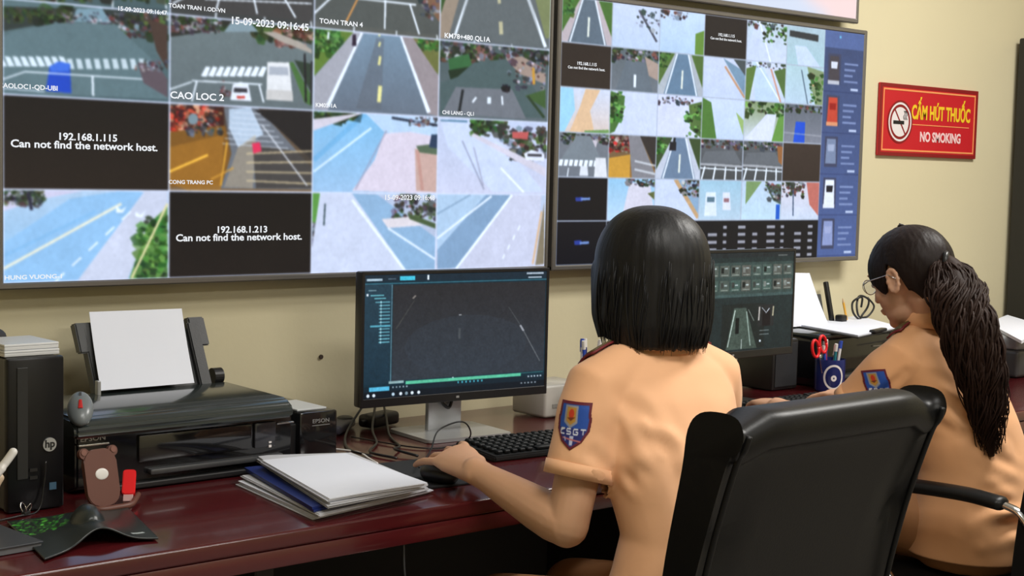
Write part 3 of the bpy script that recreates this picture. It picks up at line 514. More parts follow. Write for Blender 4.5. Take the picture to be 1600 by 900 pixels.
# ================================================================== NO SMOKING SIGN
sg = thing('no_smoking_sign', 'red no smoking sign with yellow lettering on the cream wall', 'sign', (1.835, 0.05, 1.58)); SW, SH = 0.59, 0.243
red = mat('red sign face', (0.50, 0.012, 0.018), 0.45); dred = mat('dark red sign edge', (0.22, 0.008, 0.008), 0.5); yel = mat('yellow lettering', (0.78, 0.52, 0.02), 0.5); pink = mat('pale pink lettering', (0.80, 0.55, 0.55), 0.5); orl = mat('orange border line', (0.8, 0.30, 0.10), 0.5); blk = mat('black print', (0.01, 0.01, 0.01), 0.5)
bm = BM(); box(bm, (0, 0.004, 0), (SW, 0.010, SH), 0.002, 1); obj('sign_board', bm, red, sg)
bm = BM()
def frame_bm(bm, W, H, t, y, d=0.001, M=WALLM):
    for x in (-W / 2 + t / 2, W / 2 - t / 2): box(bm, (x, y, 0), (t, d, H))
    for z in (-H / 2 + t / 2, H / 2 - t / 2): box(bm, (0, y - d * .02, z), (W - 2 * t, d, t))
frame_bm(bm, SW - .001, SH - .001, .012, -.0014); obj('edge_band', bm, dred, sg)
bm = BM(); frame_bm(bm, SW - .034, SH - .034, .0055, -.0016); box(bm, (.068, -.0016, -.012), (.35, .001, .003)); obj('border_line', bm, orl, sg)
def wm(x, z, y): return Matrix.Translation((x, y, z)) @ Matrix.Rotation(PI / 2, 4, 'X')
bm = BM(); text_bm(bm, 'CẤM HÚT THUỐC', wm(.068, .028, -.0018), .066, depth=.0004, sx=.66, bold=.0022); obj('vietnamese_lettering', bm, yel, sg)
bm = BM(); text_bm(bm, 'NO SMOKING', wm(.068, -.054, -.0018), .046, depth=.0004, sx=.86, bold=.0016); obj('english_lettering', bm, pink, sg)
bm = BM()
def ring(bm, cx, cz, r0, r1, y, n=40):
    a = [[bm.verts.new((cx + r * math.cos(2 * PI * k / n), y, cz + r * math.sin(2 * PI * k / n))) for k in range(n)] for r in (r0, r1)]
    for k in range(n): bm.faces.new((a[0][k], a[0][(k + 1) % n], a[1][(k + 1) % n], a[1][k]))
cyl(bm, (-.178, -.0016, -.006), .070, .0012, 40, 'Y'); obj('pictogram_disc', bm, mat('white print', (0.7, 0.66, 0.66), 0.5), sg)
bm = BM(); ring(bm, -.178, -.006, .050, .059, -.0025); box(bm, (-.178, -.0025, -.006), (.104, .0004, .006), rot=Matrix.Rotation(math.radians(52), 4, 'Y')); ring(bm, -.178, -.006, .066, .073, -.0024); obj('prohibition_ring', bm, dred, sg)
bm = BM(); box(bm, (-.186, -.0028, -.008), (.062, .0004, .012)); 
for s in range(3): tube(bm, catmull([(-.155 + s * .008, -.0028, .002), (-.160 + s * .008, -.0028, .012), (-.152 + s * .008, -.0028, .022), (-.158 + s * .006, -.0028, .032)], 4), .0014, 5)
obj('cigarette_symbol', bm, blk, sg)
# ================================================================== PRINTERS
gloss = mat('glossy black plastic', (0.010, 0.010, 0.011), 0.10, var=0.1, coat=0.3); paper_m = mat('white paper', (0.74, 0.77, 0.86), 0.7, bump=0.05, bscale=30); dgrey = mat('dark grey plastic', (0.05, 0.052, 0.055), 0.35)
lidm = mat('glossy dark lid', (0.025, 0.032, 0.031), 0.18, coat=0.5)
BZ = 0.751
def yz_prism(bm, pts, x0, x1):   # outline in (y, z) swept along x
    prism(bm, pts, x0, x1, Matrix(((0, 0, 1, 0), (1, 0, 0, 0), (0, 1, 0, 0), (0, 0, 0, 1))))
def curved_sheet(bm, c00, c10, c11, c01, n=10, bow=(0, 0, 0), thick=0.0008):
    """sheet through four corners with a gentle bow"""
    c00, c10, c11, c01 = [Vector(c) for c in (c00, c10, c11, c01)]; nn = (c10 - c00).cross(c01 - c00).normalized(); g = []
    for s in (0, 1):
        rows = []
        for j in range(n + 1):
            v = j / n; rows.append([bm.verts.new(c00 * (1 - u) * (1 - v) + c10 * u * (1 - v) + c11 * u * v + c01 * (1 - u) * v + Vector(bow) * (math.sin(PI * v) * (0.7 + .3 * math.sin(PI * u))) + nn * thick * s) for u in [i / n for i in range(n + 1)]])
        g.append(rows)
    for s in (0, 1):
        for j in range(n):
            for i in range(n):
                q = (g[s][j][i], g[s][j][i + 1], g[s][j + 1][i + 1], g[s][j + 1][i]); bm.faces.new(q if s else q[::-1])
    bd = lambda r: [r[0][i] for i in range(n)] + [r[j][n] for j in range(n)] + [r[n][n - i] for i in range(n)] + [r[n - j][0] for j in range(n)]
    a, b = bd(g[0]), bd(g[1]); k = len(a)
    for i in range(k): bm.faces.new((a[i], a[(i + 1) % k], b[(i + 1) % k], b[i]))

pr = thing('inkjet_printer', 'wide glossy black inkjet printer with paper tray and side ink tank, beside the computer tower', 'printer', (-1.235, -0.21, BZ))
px0, py0 = -1.235, -0.21
def lo(x, y, z): return (x - px0, y - py0, z - BZ)
bm = BM(); yz_prism(bm, [(-.335 - py0, 0.012), (-.335 - py0, .116), (-.08 - py0, .118), (-.07 - py0, 0.0), (-.30 - py0, 0)], -1.475 - px0, -1.0 - px0); bmesh.ops.bevel(bm, geom=bm.edges[:], offset=.005, segments=2, affect='EDGES'); obj('body', bm, gloss, pr, True, 35)
bm = BM(); yz_prism(bm, [(-.368 - py0, .112), (-.372 - py0, .124), (-.365 - py0, .140), (-.345 - py0, .151), (-.10 - py0, .154), (-.085 - py0, .118), (-.335 - py0, .114)], -1.492 - px0, -1.018 - px0); bmesh.ops.bevel(bm, geom=bm.edges[:], offset=.006, segments=3, affect='EDGES'); obj('top_lid', bm, lidm, pr, True, 35)
bm = BM(); box(bm, lo(-1.225, -.338, .828), (.25, .008, .052), .003); obj('front_door', bm, gloss, pr, True, 35)
bm = BM(); box(bm, lo(-1.068, -.338, .828), (.05, .008, .052), .003); obj('display_window', bm, mat('smoky display', (0.03, 0.03, 0.036), 0.12), pr, True, 35)
for k in range(2):
    bm = BM(); box(bm, lo(-1.058, -.343, .812 - k * .008), (.006, .002, .0035 + .0015 * k)); obj('indicator_mark', bm, mat('white print', (0.7, 0.66, 0.66), 0.5), pr)
bm = BM(); box(bm, lo(-1.18, -.342, .782), (.30, .020, .012), .004); obj('output_tray', bm, dgrey, pr, True, 35)
bm = BM(); box(bm, lo(-1.20, -.336, .759), (.42, .03, .012), .003); obj('front_foot', bm, blackp, pr)
bm = BM(); box(bm, lo(-1.442, -.339, .846), (.062, .006, .004), .001); obj('silver_trim', bm, mat('chrome', (0.75, 0.75, 0.75), 0.15, metal=1.0), pr)
bm = BM(); text_bm(bm, 'EPSON', Matrix.Translation(lo(-1.442, -.3372, .857)) @ Matrix.Rotation(PI / 2, 4, 'X'), .013, depth=.0003, sx=1.3, bold=.0003); obj('maker_lettering', bm, mat('silver plastic', (0.45, 0.46, 0.47), 0.3, metal=0.5), pr)
bm = BM(); box(bm, lo(-1.020, -.339, .848), (.040, .006, .003), .001); obj('side_trim', bm, MATS['chrome'], pr)
# rear paper feeder: two arms with a slotted support
fr = []
for s, x in ((-1, -1.322), (1, -1.062)):
    bm = BM(); yz_prism(bm, [(-.115 - py0, .14), (-.085 - py0, .14), (-.02 - py0, .278), (-.045 - py0, .283)], x - .010 * s - .014 - px0, x - .010 * s + .014 - px0); yz_prism(bm, [(-.070 - py0, .232), (-.048 - py0, .228), (-.016 - py0, .286), (-.040 - py0, .292)], x - .020 - px0, x + .020 - px0); bmesh.ops.bevel(bm, geom=bm.edges[:], offset=.003, segments=2, affect='EDGES'); obj('feeder_arm', bm, dgrey if s < 0 else blackp, pr, True, 35)
bm = BM(); yz_prism(bm, [(-.100 - py0, .14), (-.088 - py0, .14), (-.030 - py0, .265), (-.038 - py0, .268)], -1.30 - px0, -1.08 - px0); obj('feeder_back', bm, dgrey, pr)
bm = BM(); box(bm, lo(-1.331, -.126, .918), (.008, .014, .030), .002); obj('paper_guide', bm, silver, pr); bm = BM(); cyl(bm, lo(-1.03, -.075, .915), .018, .022, 20, 'X'); obj('feeder_hinge', bm, blackp, pr)
bm = BM(); box(bm, lo(-.897, -.175, .802), (.096, .21, .102), .005); obj('ink_tank', bm, gloss, pr, True, 35)
bm = BM(); box(bm, lo(-.975, -.175, .79), (.062, .18, .078), .003); obj('tank_bracket', bm, blackp, pr)
bm = BM(); box(bm, lo(-.902, -.20, .8555), (.075, .12, .004), .001); obj('tank_label', bm, mat('pale label', (0.55, 0.57, 0.58), 0.4), pr)
bm = BM(); text_bm(bm, 'EPSON', Matrix.Translation(lo(-.892, -.2805, .832)) @ Matrix.Rotation(PI / 2, 4, 'X'), .012, depth=.0002, sx=1.2); box(bm, lo(-.892, -.2805, .823), (.045, .0006, .0012)); obj('tank_lettering', bm, MATS['silver plastic'], pr)
bm = BM(); curved_sheet(bm, lo(-1.326, -.128, .912), lo(-1.113, -.128, .912), lo(-1.094, -.036, 1.062), lo(-1.308, -.036, 1.064), 8, (0, .004, 0)); o = obj('paper_sheet', bm, paper_m); o.location = (px0, py0, BZ); tag(o, 'white sheet standing in the rear feeder of the left printer', 'paper')
# computer mouse parked on the printer corner
def mouse(label, loc, rz, rx=0.0, mark=None, body=None, sc=1.0):
    r = thing('computer_mouse', label, 'mouse', loc, rz); r.rotation_euler = (rx, 0, rz); r.scale = (sc,) * 3
    bm = BM(); ellip(bm, (0, 0, .014), (.030, .054, .024), seg=28)
    for v in bm.verts:
        if v.co.z < 0: v.co.z = 0.0
    obj('shell', bm, body or blackp, r, True)
    bm = BM(); cyl(bm, (0, .028, .032), .007, .006, 16, 'X'); obj('scroll_wheel', bm, dgrey, r, True, 40)
    if mark:
        bm = BM(); tube(bm, [(0, -.022, .0375), (0, .004, .0392)], [(.0055, .0012), (.0035, .0012)], 8, ref=(1, 0, 0), round_ends=False); obj('red_emblem', bm, mark, r)
    return r
mouse('grey topped computer mouse with a red emblem propped on the printer corner', (-1.468, -.338, .9075), math.radians(-24), math.radians(34), mat('red emblem', (0.5, 0.02, 0.02), 0.4), mat('grey mouse shell', (0.16, 0.18, 0.19), 0.3), .80)

# ================================================================== COMPUTER TOWER AND WHAT IS ON IT
tw = thing('computer_tower', 'slim black desktop computer tower with a round silver emblem on its front', 'computer', (-1.583, -.21, BZ))
bm = BM(); box(bm, (0, .005, .139), (.100, .365, .272), .003); obj('case', bm, mat('case steel greyed by reflected light', (0.045, 0.042, 0.04), 0.4), tw)  # light reflected by the case sides is put into this grey
bm = BM(); box(bm, (0, -.186, .139), (.106, .022, .276), .005); obj('front_panel', bm, mat('satin black panel', (0.006, 0.006, 0.007), 0.32, spec=0.3), tw, True, 35)
bm = BM(); box(bm, (-.026, -.198, .16), (.020, .003, .20), .001); obj('drive_cover', bm, mat('charcoal panel', (0.016, 0.017, 0.018), 0.4), tw)
bm = BM(); cyl(bm, (.024, -.1985, .118), .0125, .003, 28, 'Y'); em = obj('emblem_disc', bm, MATS['silver plastic'], tw, True, 40)
bm = BM(); text_bm(bm, 'hp', Matrix.Translation((.024, -.2003, .119)) @ Matrix.Rotation(PI / 2, 4, 'X') @ Matrix.Shear('XZ', 4, (0, 0)), .019, depth=.0002, bold=.0006); obj('emblem_letters', bm, blk, em); 
bm = BM(); box(bm, (.030, -.1985, .042), (.013, .0015, .013)); obj('blue_sticker', bm, mat('blue sticker', (0.05, 0.12, 0.2), 0.4), tw)
bm = BM(); 
for k in range(2): box(bm, (-.006, -.1985, .075 - k * .014), (.014, .002, .006))
obj('front_ports', bm, blackp, tw)
bm = BM(); box(bm, (-.0515, -.06, .20), (.001, .05, .05)); obj('side_sticker', bm, mat('pale label', (0.55, 0.57, 0.58), 0.4), tw)
clearp = mat('clear white plastic', (0.62, 0.63, 0.64), 0.2)
for k in range(2):
    r = thing('disc_case', ['white plastic disc case lying directly on the computer tower', 'white plastic disc case, upper of two on the computer tower'][k], 'case', (-1.583, -.33 + .004 * k, BZ + .2775 + .0112 * k), .02 * k)
    bm = BM(); box(bm, (0, 0, .0033), (.102, .12, .0066), .0015); obj('case_base', bm, clearp, r); bm = BM(); box(bm, (0, 0, .0088), (.102, .12, .004), .001); obj('case_lid', bm, mat('frosted lid', (0.72, 0.74, 0.76), 0.25), r)
bg = thing('small_pouch', 'small dark red and black pouch with a loop handle on the computer tower', 'pouch', (-1.60, -.19, BZ + .277))
bm = BM(); ellip(bm, (0, 0, .016), (.048, .055, .022), seg=24)
for v in bm.verts: v.co.z = max(0, v.co.z)
obj('pouch_body', bm, mat('black nylon', (0.02, 0.02, 0.022), 0.7), bg, True)
bm = BM(); ellip(bm, (-.028, -.022, .012), (.024, .030, .018), seg=18)
for v in bm.verts: v.co.z = max(0, v.co.z)
obj('red_flap', bm, mat('dark red cloth', (0.22, 0.012, 0.03), 0.7), bg, True)
bm = BM(); tube(bm, catmull([(-.010, 0, .032), (-.006, 0, .048), (.008, 0, .062), (.022, 0, .05), (.028, 0, .030)], 6), [(.006, .003)] * 25, 8, ref=(0, 1, 0)); obj('loop_handle', bm, MATS['black nylon'], bg, True)
# pale bracket at the frame's edge
r = thing('plastic_hook', 'cream and white plastic hook beside the computer tower at the left edge', 'hook', (-1.715, -.55, BZ))
bm = BM(); tube(bm, catmull([(-.006, 0, 0), (-.006, 0, .05), (-.002, 0, .085), (.006, 0, .10)], 6), [(.009, .007)] * 19, 10, round_ends=True); obj('stem', bm, mat('cream plastic', (0.62, 0.48, 0.34), 0.4), r, True)
bm = BM(); tube(bm, catmull([(-.012, 0, .095), (.002, 0, .108), (.018, 0, .125), (.030, 0, .140)], 6), [(.011, .008)] * 10 + [(.008, .007)] * 9, 10, round_ends=True); obj('hook_tip', bm, mat('white plastic', (0.75, 0.73, 0.7), 0.35), r, True)
bm = BM(); cyl(bm, (-.006, 0, .003), .022, .006, 24); obj('foot', bm, MATS['cream plastic'], r)

# ================================================================== SMALL THINGS ON THE LEFT OF THE DESK
brown = mat('brown silicone', (0.13, 0.05, 0.035), 0.45); red_pl = mat('bright red plastic', (0.75, 0.015, 0.02), 0.3)
ph = thing('phone_in_case', 'brown eared phone case leaning upright against the left printer', 'phone', (-1.478, -.462, BZ), 0.12); ph.rotation_euler = (math.radians(-14), 0, 0.10)
bm = BM(); prism(bm, rrect(.066, .104, .024, 6, 0, .057), -.005, .005, WALLM); bmesh.ops.bevel(bm, geom=bm.edges[:], offset=.0015, segments=2, affect='EDGES'); obj('case_shell', bm, brown, ph, True, 35)
for s in (-1, 1):
    bm = BM(); cyl(bm, (s * .029, .001, .103), .0100, .009, 24, 'Y'); e = obj('case_ear', bm, brown, ph, True, 40); bm = BM(); cyl(bm, (s * .030, -.0042, .105), .0055, .002, 20, 'Y'); obj('ear_inset', bm, mat('light brown silicone', (0.2, 0.085, 0.06), 0.5), e, True, 40)
bm = BM(); ellip(bm, (0, -.005, .063), (.0135, .002, .0105)); obj('white_oval', bm, mat('white plastic', (0.75, 0.73, 0.7), 0.35), ph, True)
r = thing('phone_stand', 'low brown phone stand under the eared phone case', 'stand', (-1.472, -.475, BZ), .1)
bm = BM(); tube(bm, catmull([(-.046, .005, .008), (-.030, -.016, .008), (0, -.02, .008), (.030, -.016, .008), (.055, .008, .010), (.075, .03, .012)], 5), .0055, 8, round_ends=True); obj('cradle', bm, brown, r, True)
bm = BM(); box(bm, (0, -.004, .003), (.06, .03, .006), .002); obj('stand_foot', bm, brown, r)
us = thing('usb_stick', 'bright red memory stick lying on the desk in front of the left printer', 'usb stick', (-1.395, -.425, BZ), math.radians(-28))
us.location = (-1.428, -.452, BZ + .001); us.rotation_euler = (math.radians(38), 0, math.radians(-30))
bm = BM(); prism(bm, rrect(.024, .060, .006, 4, 0, .045), 0.0, .010); bmesh.ops.bevel(bm, geom=bm.edges[:], offset=.0015, segments=2, affect='EDGES'); obj('body', bm, red_pl, us, True, 35)
bm = BM(); box(bm, (0, .008, .005), (.018, .016, .007), .001); obj('metal_cap', bm, mat('pale pink metal', (0.7, 0.45, 0.45), 0.25, metal=0.4), us)
bc = thing('binder_clip', 'tiny binder clip with silver wire arms lying before the computer tower', 'clip', (-1.612, -.43, BZ), .5)
bm = BM(); box(bm, (0, 0, .004), (.016, .008, .007), .001); obj('clamp', bm, blk, bc)
for s in (-1, 1):
    bm = BM(); tube(bm, catmull([(-.005, s * .003, .007), (-.006, s * .007, .016), (0, s * .010, .022), (.006, s * .007, .016), (.005, s * .003, .007)], 5), .0009, 6); obj('wire_arm', bm, MATS['chrome'], bc, True)
# rubber mouse mat with wrist hump
rub = mat('dark rubber cloth', (0.018, 0.022, 0.022), 0.35, bump=0.1, bscale=400)
mp_ = thing('wrist_rest_mat', 'curled black mouse mat with a domed wrist rest and green print', 'mouse mat', (-1.585, -.62, BZ), math.radians(0))
NU, NV = 60, 40
mc_ = Canvas(NU * 2, NV * 2, (36, 42, 42)); mc_.dots((.02, .55, .42, .95), [(40, 90, 40), (60, 120, 50), (60, 160, 50), (90, 190, 70)], 130, .020, None, None, .7, 5); mc_.line((.82, .12), (.93, .18), .03, (190, 200, 200))  # green print; the pale stroke is a highlight painted on the right wing
def matfn(U, V):
    # u runs left to right, v from front to back; shape narrows at both ends
    c0 = np.array([-1.716, -.745]); c1 = np.array([-1.512, -.728]); c2 = np.array([-1.452, -.50]); c3 = np.array([-1.665, -.475])
    P_ = (1 - U)[:, None] * (1 - V)[:, None] * c0 + U[:, None] * (1 - V)[:, None] * c1 + U[:, None] * V[:, None] * c2 + (1 - U)[:, None] * V[:, None] * c3
    P_[:, 1] += .03 * np.sin(U * PI) * (1 - V)
    lift = .026 * np.exp(-((U - .55) / .20) ** 2) * (1 - V) ** .5 + .003
    dome = .022 * np.clip(1 - ((U - .55) / .125) ** 2 - ((V - .50) / .21) ** 2, 0, 1) ** .6
    return np.stack([P_[:, 0] + 1.585, P_[:, 1] + .62, np.maximum(lift, 0) + dome], -1)
me = color_mesh('mat_sheet', mc_, matfn); o = obj('mat_sheet', me, print_mat('printed rubber with painted highlight', .32), mp_, True)
sm = o.modifiers.new('thickness', 'SOLIDIFY'); sm.thickness = .003; sm.offset = -1
bk = thing('notebook', 'dark grey notebook at the lower left edge of the desk, over the mouse mat', 'notebook', (-1.775, -.60, BZ), .08)
bm = BM(); box(bm, (0, 0, .012), (.17, .15, .003), .001); obj('cover', bm, mat('slate cover', (0.05, 0.055, 0.065), 0.4), bk); bm = BM(); box(bm, (0, 0, .0055), (.165, .145, .0095)); obj('pages', bm, mat('grey page block', (0.12, 0.12, 0.13), 0.7), bk)
bm = BM(); ellip(bm, (-.02, .02, .0135), (.03, .03, .004)); obj('round_tab', bm, blackp, bk, True)
bm = BM(); tube(bm, [tuple(p) for p in catmull([(-1.70, -.46, BZ + .003), (-1.63, -.44, BZ + .003), (-1.585, -.42, BZ + .004), (-1.572, -.415, BZ + .05), (-1.57, -.417, BZ + .09)], 8)], .0018, 6); tag(obj('thin_cable', bm, blackp, None, True), 'thin black cable curving down the front of the computer tower', 'cable')

# ================================================================== PAPER STACK
def sheaf(name, label, quad, z, th, m, sag=0.0, rag=0, seed=1, cat='paper'):
    """quad: four xy corners (left, front, right, back); a block of sheets of thickness th"""
    q = [Vector((x, y, 0)) for x, y in quad]; c = sum(q, Vector()) / 4; bm = BM(); r = random.Random(seed)
    n = max(1, rag)
    for k in range(n):
        o_ = Vector((r.uniform(-1, 1) * .004, r.uniform(-1, 1) * .004, 0)) if n > 1 else Vector()
        zz = th * k / n; qq = [(p - c) * (1 + r.uniform(-.01, .01) * (n > 1)) + o_ for p in q]
        a = [Vector((p.x, p.y, zz)) for p in qq]; curved_sheet(bm, a[0], a[1], a[2], a[3], 6, (0, 0, sag), th / n * .9)
    o = obj(name, bm, m); tag(o, label, cat, 'papers stacked beside the left keyboard', (c.x, c.y, z)); return o
wp = MATS['white paper']; gp = mat('grey white paper', (0.55, 0.56, 0.60), 0.7); blue_f = mat('navy blue folder', (0.012, 0.028, 0.16), 0.4)
qa = [tuple(atZ(*p, .752))[:2] for p in [(372, 757), (492, 812), (672, 770), (545, 730)]]
qb = [tuple(atZ(*p, .764))[:2] for p in [(376, 745), (498, 806), (668, 764), (548, 722)]]
qc = [tuple(atZ(*p, .774))[:2] for p in [(385, 732), (492, 795), (655, 755), (545, 715)]]
qd = [tuple(atZ(*p, .780))[:2] for p in [(398, 717), (512, 792), (665, 762), (545, 712)]]
qe = [tuple(atZ(*p, .792))[:2] for p in [(408, 722), (512, 782), (664, 757), (538, 711)]]
sheaf('paper_bundle', 'bottom bundle of loose white sheets under the blue folder', qa, BZ, .009, wp, 0, 5, 1)
sheaf('paper_bundle', 'second bundle of white sheets from the desk, fanned out to the left', qb, BZ + .0095, .007, gp, 0, 4, 2)
sheaf('blue_folder', 'navy blue folder in the middle of the stack of papers', qc, BZ + .017, .009, blue_f, 0, 2, 3, 'folder')
sheaf('paper_bundle', 'bundle of greyish sheets lying right on the blue folder', qd, BZ + .0265, .010, gp, 0, 5, 4)
sheaf('paper_bundle', 'topmost bundle of white sheets on the stack of papers', qe, BZ + .037, .008, wp, .002, 4, 6)

# ================================================================== MONITORS
SM = screen_mat('lit monitor screen', 0.95)
def monitor(label, pL, pR, z0, z1, cv, base_xy, silver_base=True):
    pL = Vector((pL[0], pL[1], 0)); pR = Vector((pR[0], pR[1], 0)); Wd = (pR - pL).length; H = z1 - z0; c = (pL + pR) / 2; rz = math.atan2((pR - pL).y, (pR - pL).x)
    r = thing('desktop_monitor', label, 'monitor', (c.x, c.y, BZ), rz); zc = (z0 + z1) / 2 - BZ
    bm = BM(); box(bm, (0, .016, zc), (Wd, .030, H), .005); obj('housing', bm, mat('monitor grey', (0.03, 0.03, 0.032), 0.4), r, True, 35)
    bm = BM(); t = .008; tb = .020
    for x in (-Wd / 2 + t / 2, Wd / 2 - t / 2): box(bm, (x, -.0005, zc), (t, .004, H), .001, 1)
    box(bm, (0, -.0006, zc + H / 2 - t / 2), (Wd - .002, .004, t), .001, 1); box(bm, (0, -.0006, zc - H / 2 + tb / 2), (Wd - .002, .004, tb), .001, 1); obj('screen_bezel', bm, mat('black bezel', (0.012, 0.012, 0.014), 0.3), r)
    X0, X1, Z0, Z1 = -Wd / 2 + t, Wd / 2 - t, zc - H / 2 + tb, zc + H / 2 - t
    me = color_mesh('lit_screen', cv, lambda U, V: np.stack([X0 + U * (X1 - X0), np.full_like(U, -.001), Z1 - V * (Z1 - Z0)], -1)); obj('lit_screen', me, SM, r)
    bm = BM(); box(bm, (0, -.003, zc - H / 2 + tb / 2), (.008, .001, .005)); obj('maker_mark', bm, MATS['silver plastic'], r)
    sb = MATS['silver plastic'] if silver_base else blackp
    bm = BM(); box(bm, (0, .050, zc - .02), (.12, .04, .12), .006); obj('rear_hub', bm, blackp, r)
    bm = BM(); box(bm, (0, .058, (zc + .01) / 2), (.095, .016, zc), .004); obj('stand_neck', bm, sb, r, True, 35)
    bm = BM(); prism(bm, rrect(.235, .185, .014, 5, 0, .025), .0, .008); bmesh.ops.bevel(bm, geom=bm.edges[:], offset=.0015, segments=2, affect='EDGES'); obj('stand_base', bm, sb, r, True, 35)
    bm = BM(); tube(bm, catmull([(0, .045, .095), (-.015, .04, .075), (.005, .042, .06), (.018, .046, .082)], 6), .004, 8); obj('cable_clip', bm, blackp, r)
    return r
MC = Canvas(460, 262, (44, 50, 54))
def R_(cv, x0, y0, x1, y1, c, a=1, c2=None): cv.poly([(x0, y0), (x1, y0), (x1, y1), (x0, y1)], c, None, None, a, c2)
R_(MC, 0, 0, 1, 1, (20, 48, 62)); R_(MC, 0, .0, 1, .055, (26, 44, 58)); R_(MC, .01, .03, .09, .05, (180, 200, 210)); R_(MC, .18, .015, .26, .05, (70, 200, 225)); R_(MC, .12, .03, .16, .04, (90, 110, 125)); R_(MC, .325, .01, .335, .05, W_); R_(MC, .88, .01, .98, .025, (190, 200, 210)); R_(MC, .89, .045, .97, .058, (190, 200, 210))
R_(MC, 0, .075, .135, .88, (38, 66, 82), 1, (26, 52, 68)); R_(MC, .0, .068, 1, .074, (70, 140, 160)); R_(MC, .138, .08, .142, .87, (110, 150, 165))
R_(MC, .146, .085, .995, .865, (44, 44, 48), 1, (52, 60, 70)); MC.disc((.55, .6), .34, .25, (56, 66, 78), None, None, .35)
for n in range(13): R_(MC, .075 + (.0 if n else -.02), .215 + n * .027, .132, .225 + n * .027, (120, 200, 215), .75); R_(MC, .082, .21 + n * .027, .088, .23 + n * .027, (190, 240, 245), .8)
R_(MC, .03, .405, .135, .42, (90, 170, 190)); R_(MC, .02, .12, .06, .13, (120, 150, 160)); R_(MC, .03, .16, .10, .17, (110, 190, 200)); R_(MC, .05, .185, .11, .195, (110, 190, 200)); R_(MC, .01, .15, .02, .17, W_)
MC.line((.165, .44), (.26, .21), .006, (100, 100, 92), None, None, .5, .003); MC.line((.25, .20), (.265, .175), .010, (170, 160, 150), None, None, .7); MC.line((.50, .35), (.515, .35), .008, (190, 190, 190)); MC.line((.505, .46), (.505, .55), .012, (90, 96, 100), None, None, .6); MC.line((.78, .30), (.86, .48), .004, (100, 104, 106), None, None, .6); MC.line((.85, .46), (.87, .51), .012, (190, 190, 196), None, None, .8); MC.line((.87, .51), (.97, .78), .006, (120, 124, 128), None, None, .7)
R_(MC, .22, .872, .86, .898, (96, 200, 160)); R_(MC, .13, .865, .21, .885, (150, 180, 180)); R_(MC, .86, .872, .99, .876, (80, 160, 160)); R_(MC, 0, .90, 1, 1, (20, 38, 50)); R_(MC, .03, .905, .135, .938, (90, 190, 225)); 
for n in range(5): R_(MC, .15 + n * .018, .908, .158 + n * .018, .922, (150, 170, 180))
for n in range(7): R_(MC, .50 + n * .022, .905, .508 + n * .022, .922, (70, 170, 190))
R_(MC, .0, .945, 1, 1, (14, 24, 34))
for x, c in ((.02, W_), (.05, W_), (.15, (200, 220, 230)), (.19, W_), (.22, (140, 160, 170)), (.25, (250, 255, 255)), (.285, W_)): MC.disc((x + .005, .972), .008, .014, c)
for n in range(5): R_(MC, .90 + n * .018, .90, .91 + n * .018, .915, (180, 190, 200)); R_(MC, .86 + n * .02, .955, .87 + n * .02, .968, (130, 140, 150))
R_(MC, .47, .866, .478, .872, W_); MC.grain(8, .04, .03); MC.blur(1)
for _ in range(1): pass
monitor('monitor with a dark video player on screen, in front of the short haired person', (-.734, -.20), (-.212, -.252), .8335, 1.1435, MC, None)
M2 = Canvas(420, 240, (40, 56, 56)); R_(M2, 0, 0, 1, 1, (36, 50, 52), 1, (30, 42, 44)); R_(M2, 0, 0, 1, .05, (34, 42, 46)); R_(M2, 0, .10, 1, .42, (58, 76, 74)); R_(M2, 0, .42, 1, .45, (66, 88, 88))
rr = random.Random(3)
for j in range(2):
    for i in range(11):
        x = .02 + i * .089; y = .13 + j * .15; R_(M2, x, y, x + .075, y + .11, (84 + rr.randint(-14, 14), 96, 90)); R_(M2, x + .008, y + .02, x + .03, y + .075, rr.choice([(24, 30, 30), (130, 136, 130), (60, 64, 62)])); R_(M2, x + .035, y + .02 + .02 * j, x + .06, y + .035 + .02 * j, (180, 190, 186)); R_(M2, x + .01, y + .09, x + .066, y + .1, (150, 160, 150))
R_(M2, .40, .52, .76, .98, (28, 36, 36)); M2.poly([(.50, .56), (.60, .56), (.70, .98), (.44, .98)], (86, 104, 94), None, None, .7); M2.line((.51, .58), (.455, .95), .008, (200, 214, 200)); M2.line((.605, .60), (.645, .95), .008, (190, 210, 196), None, None, .8); R_(M2, .515, .66, .545, .82, (14, 20, 22)); M2.line((.62, .58), (.67, .70), .005, (150, 160, 150)); M2.line((.57, .88), (.57, .98), .006, (190, 200, 190)); R_(M2, .70, .54, .84, .76, (40, 42, 44)); R_(M2, .74, .60, .81, .76, (24, 20, 24)); M2.line((.715, .56), (.71, .70), .012, (200, 190, 180)); M2.line((.835, .56), (.83, .66), .012, (190, 180, 150)); M2.line((.735, .57), (.77, .62), .005, W_); M2.line((.80, .58), (.77, .63), .005, W_)
for n in range(2): R_(M2, .72, .80 + n * .04, .80, .81 + n * .04, (110, 120, 120))
R_(M2, .72, .90, .735, .92, W_); R_(M2, .03, .055, .04, .07, W_); R_(M2, .86, .03, .94, .045, (90, 96, 96)); M2.grain(9, .08, .05); M2.blur(1)
monitor('monitor with small vehicle thumbnails on screen, before the ponytailed person', (.185, -.285), (.700, -.285), .880, 1.178, M2, None, False)

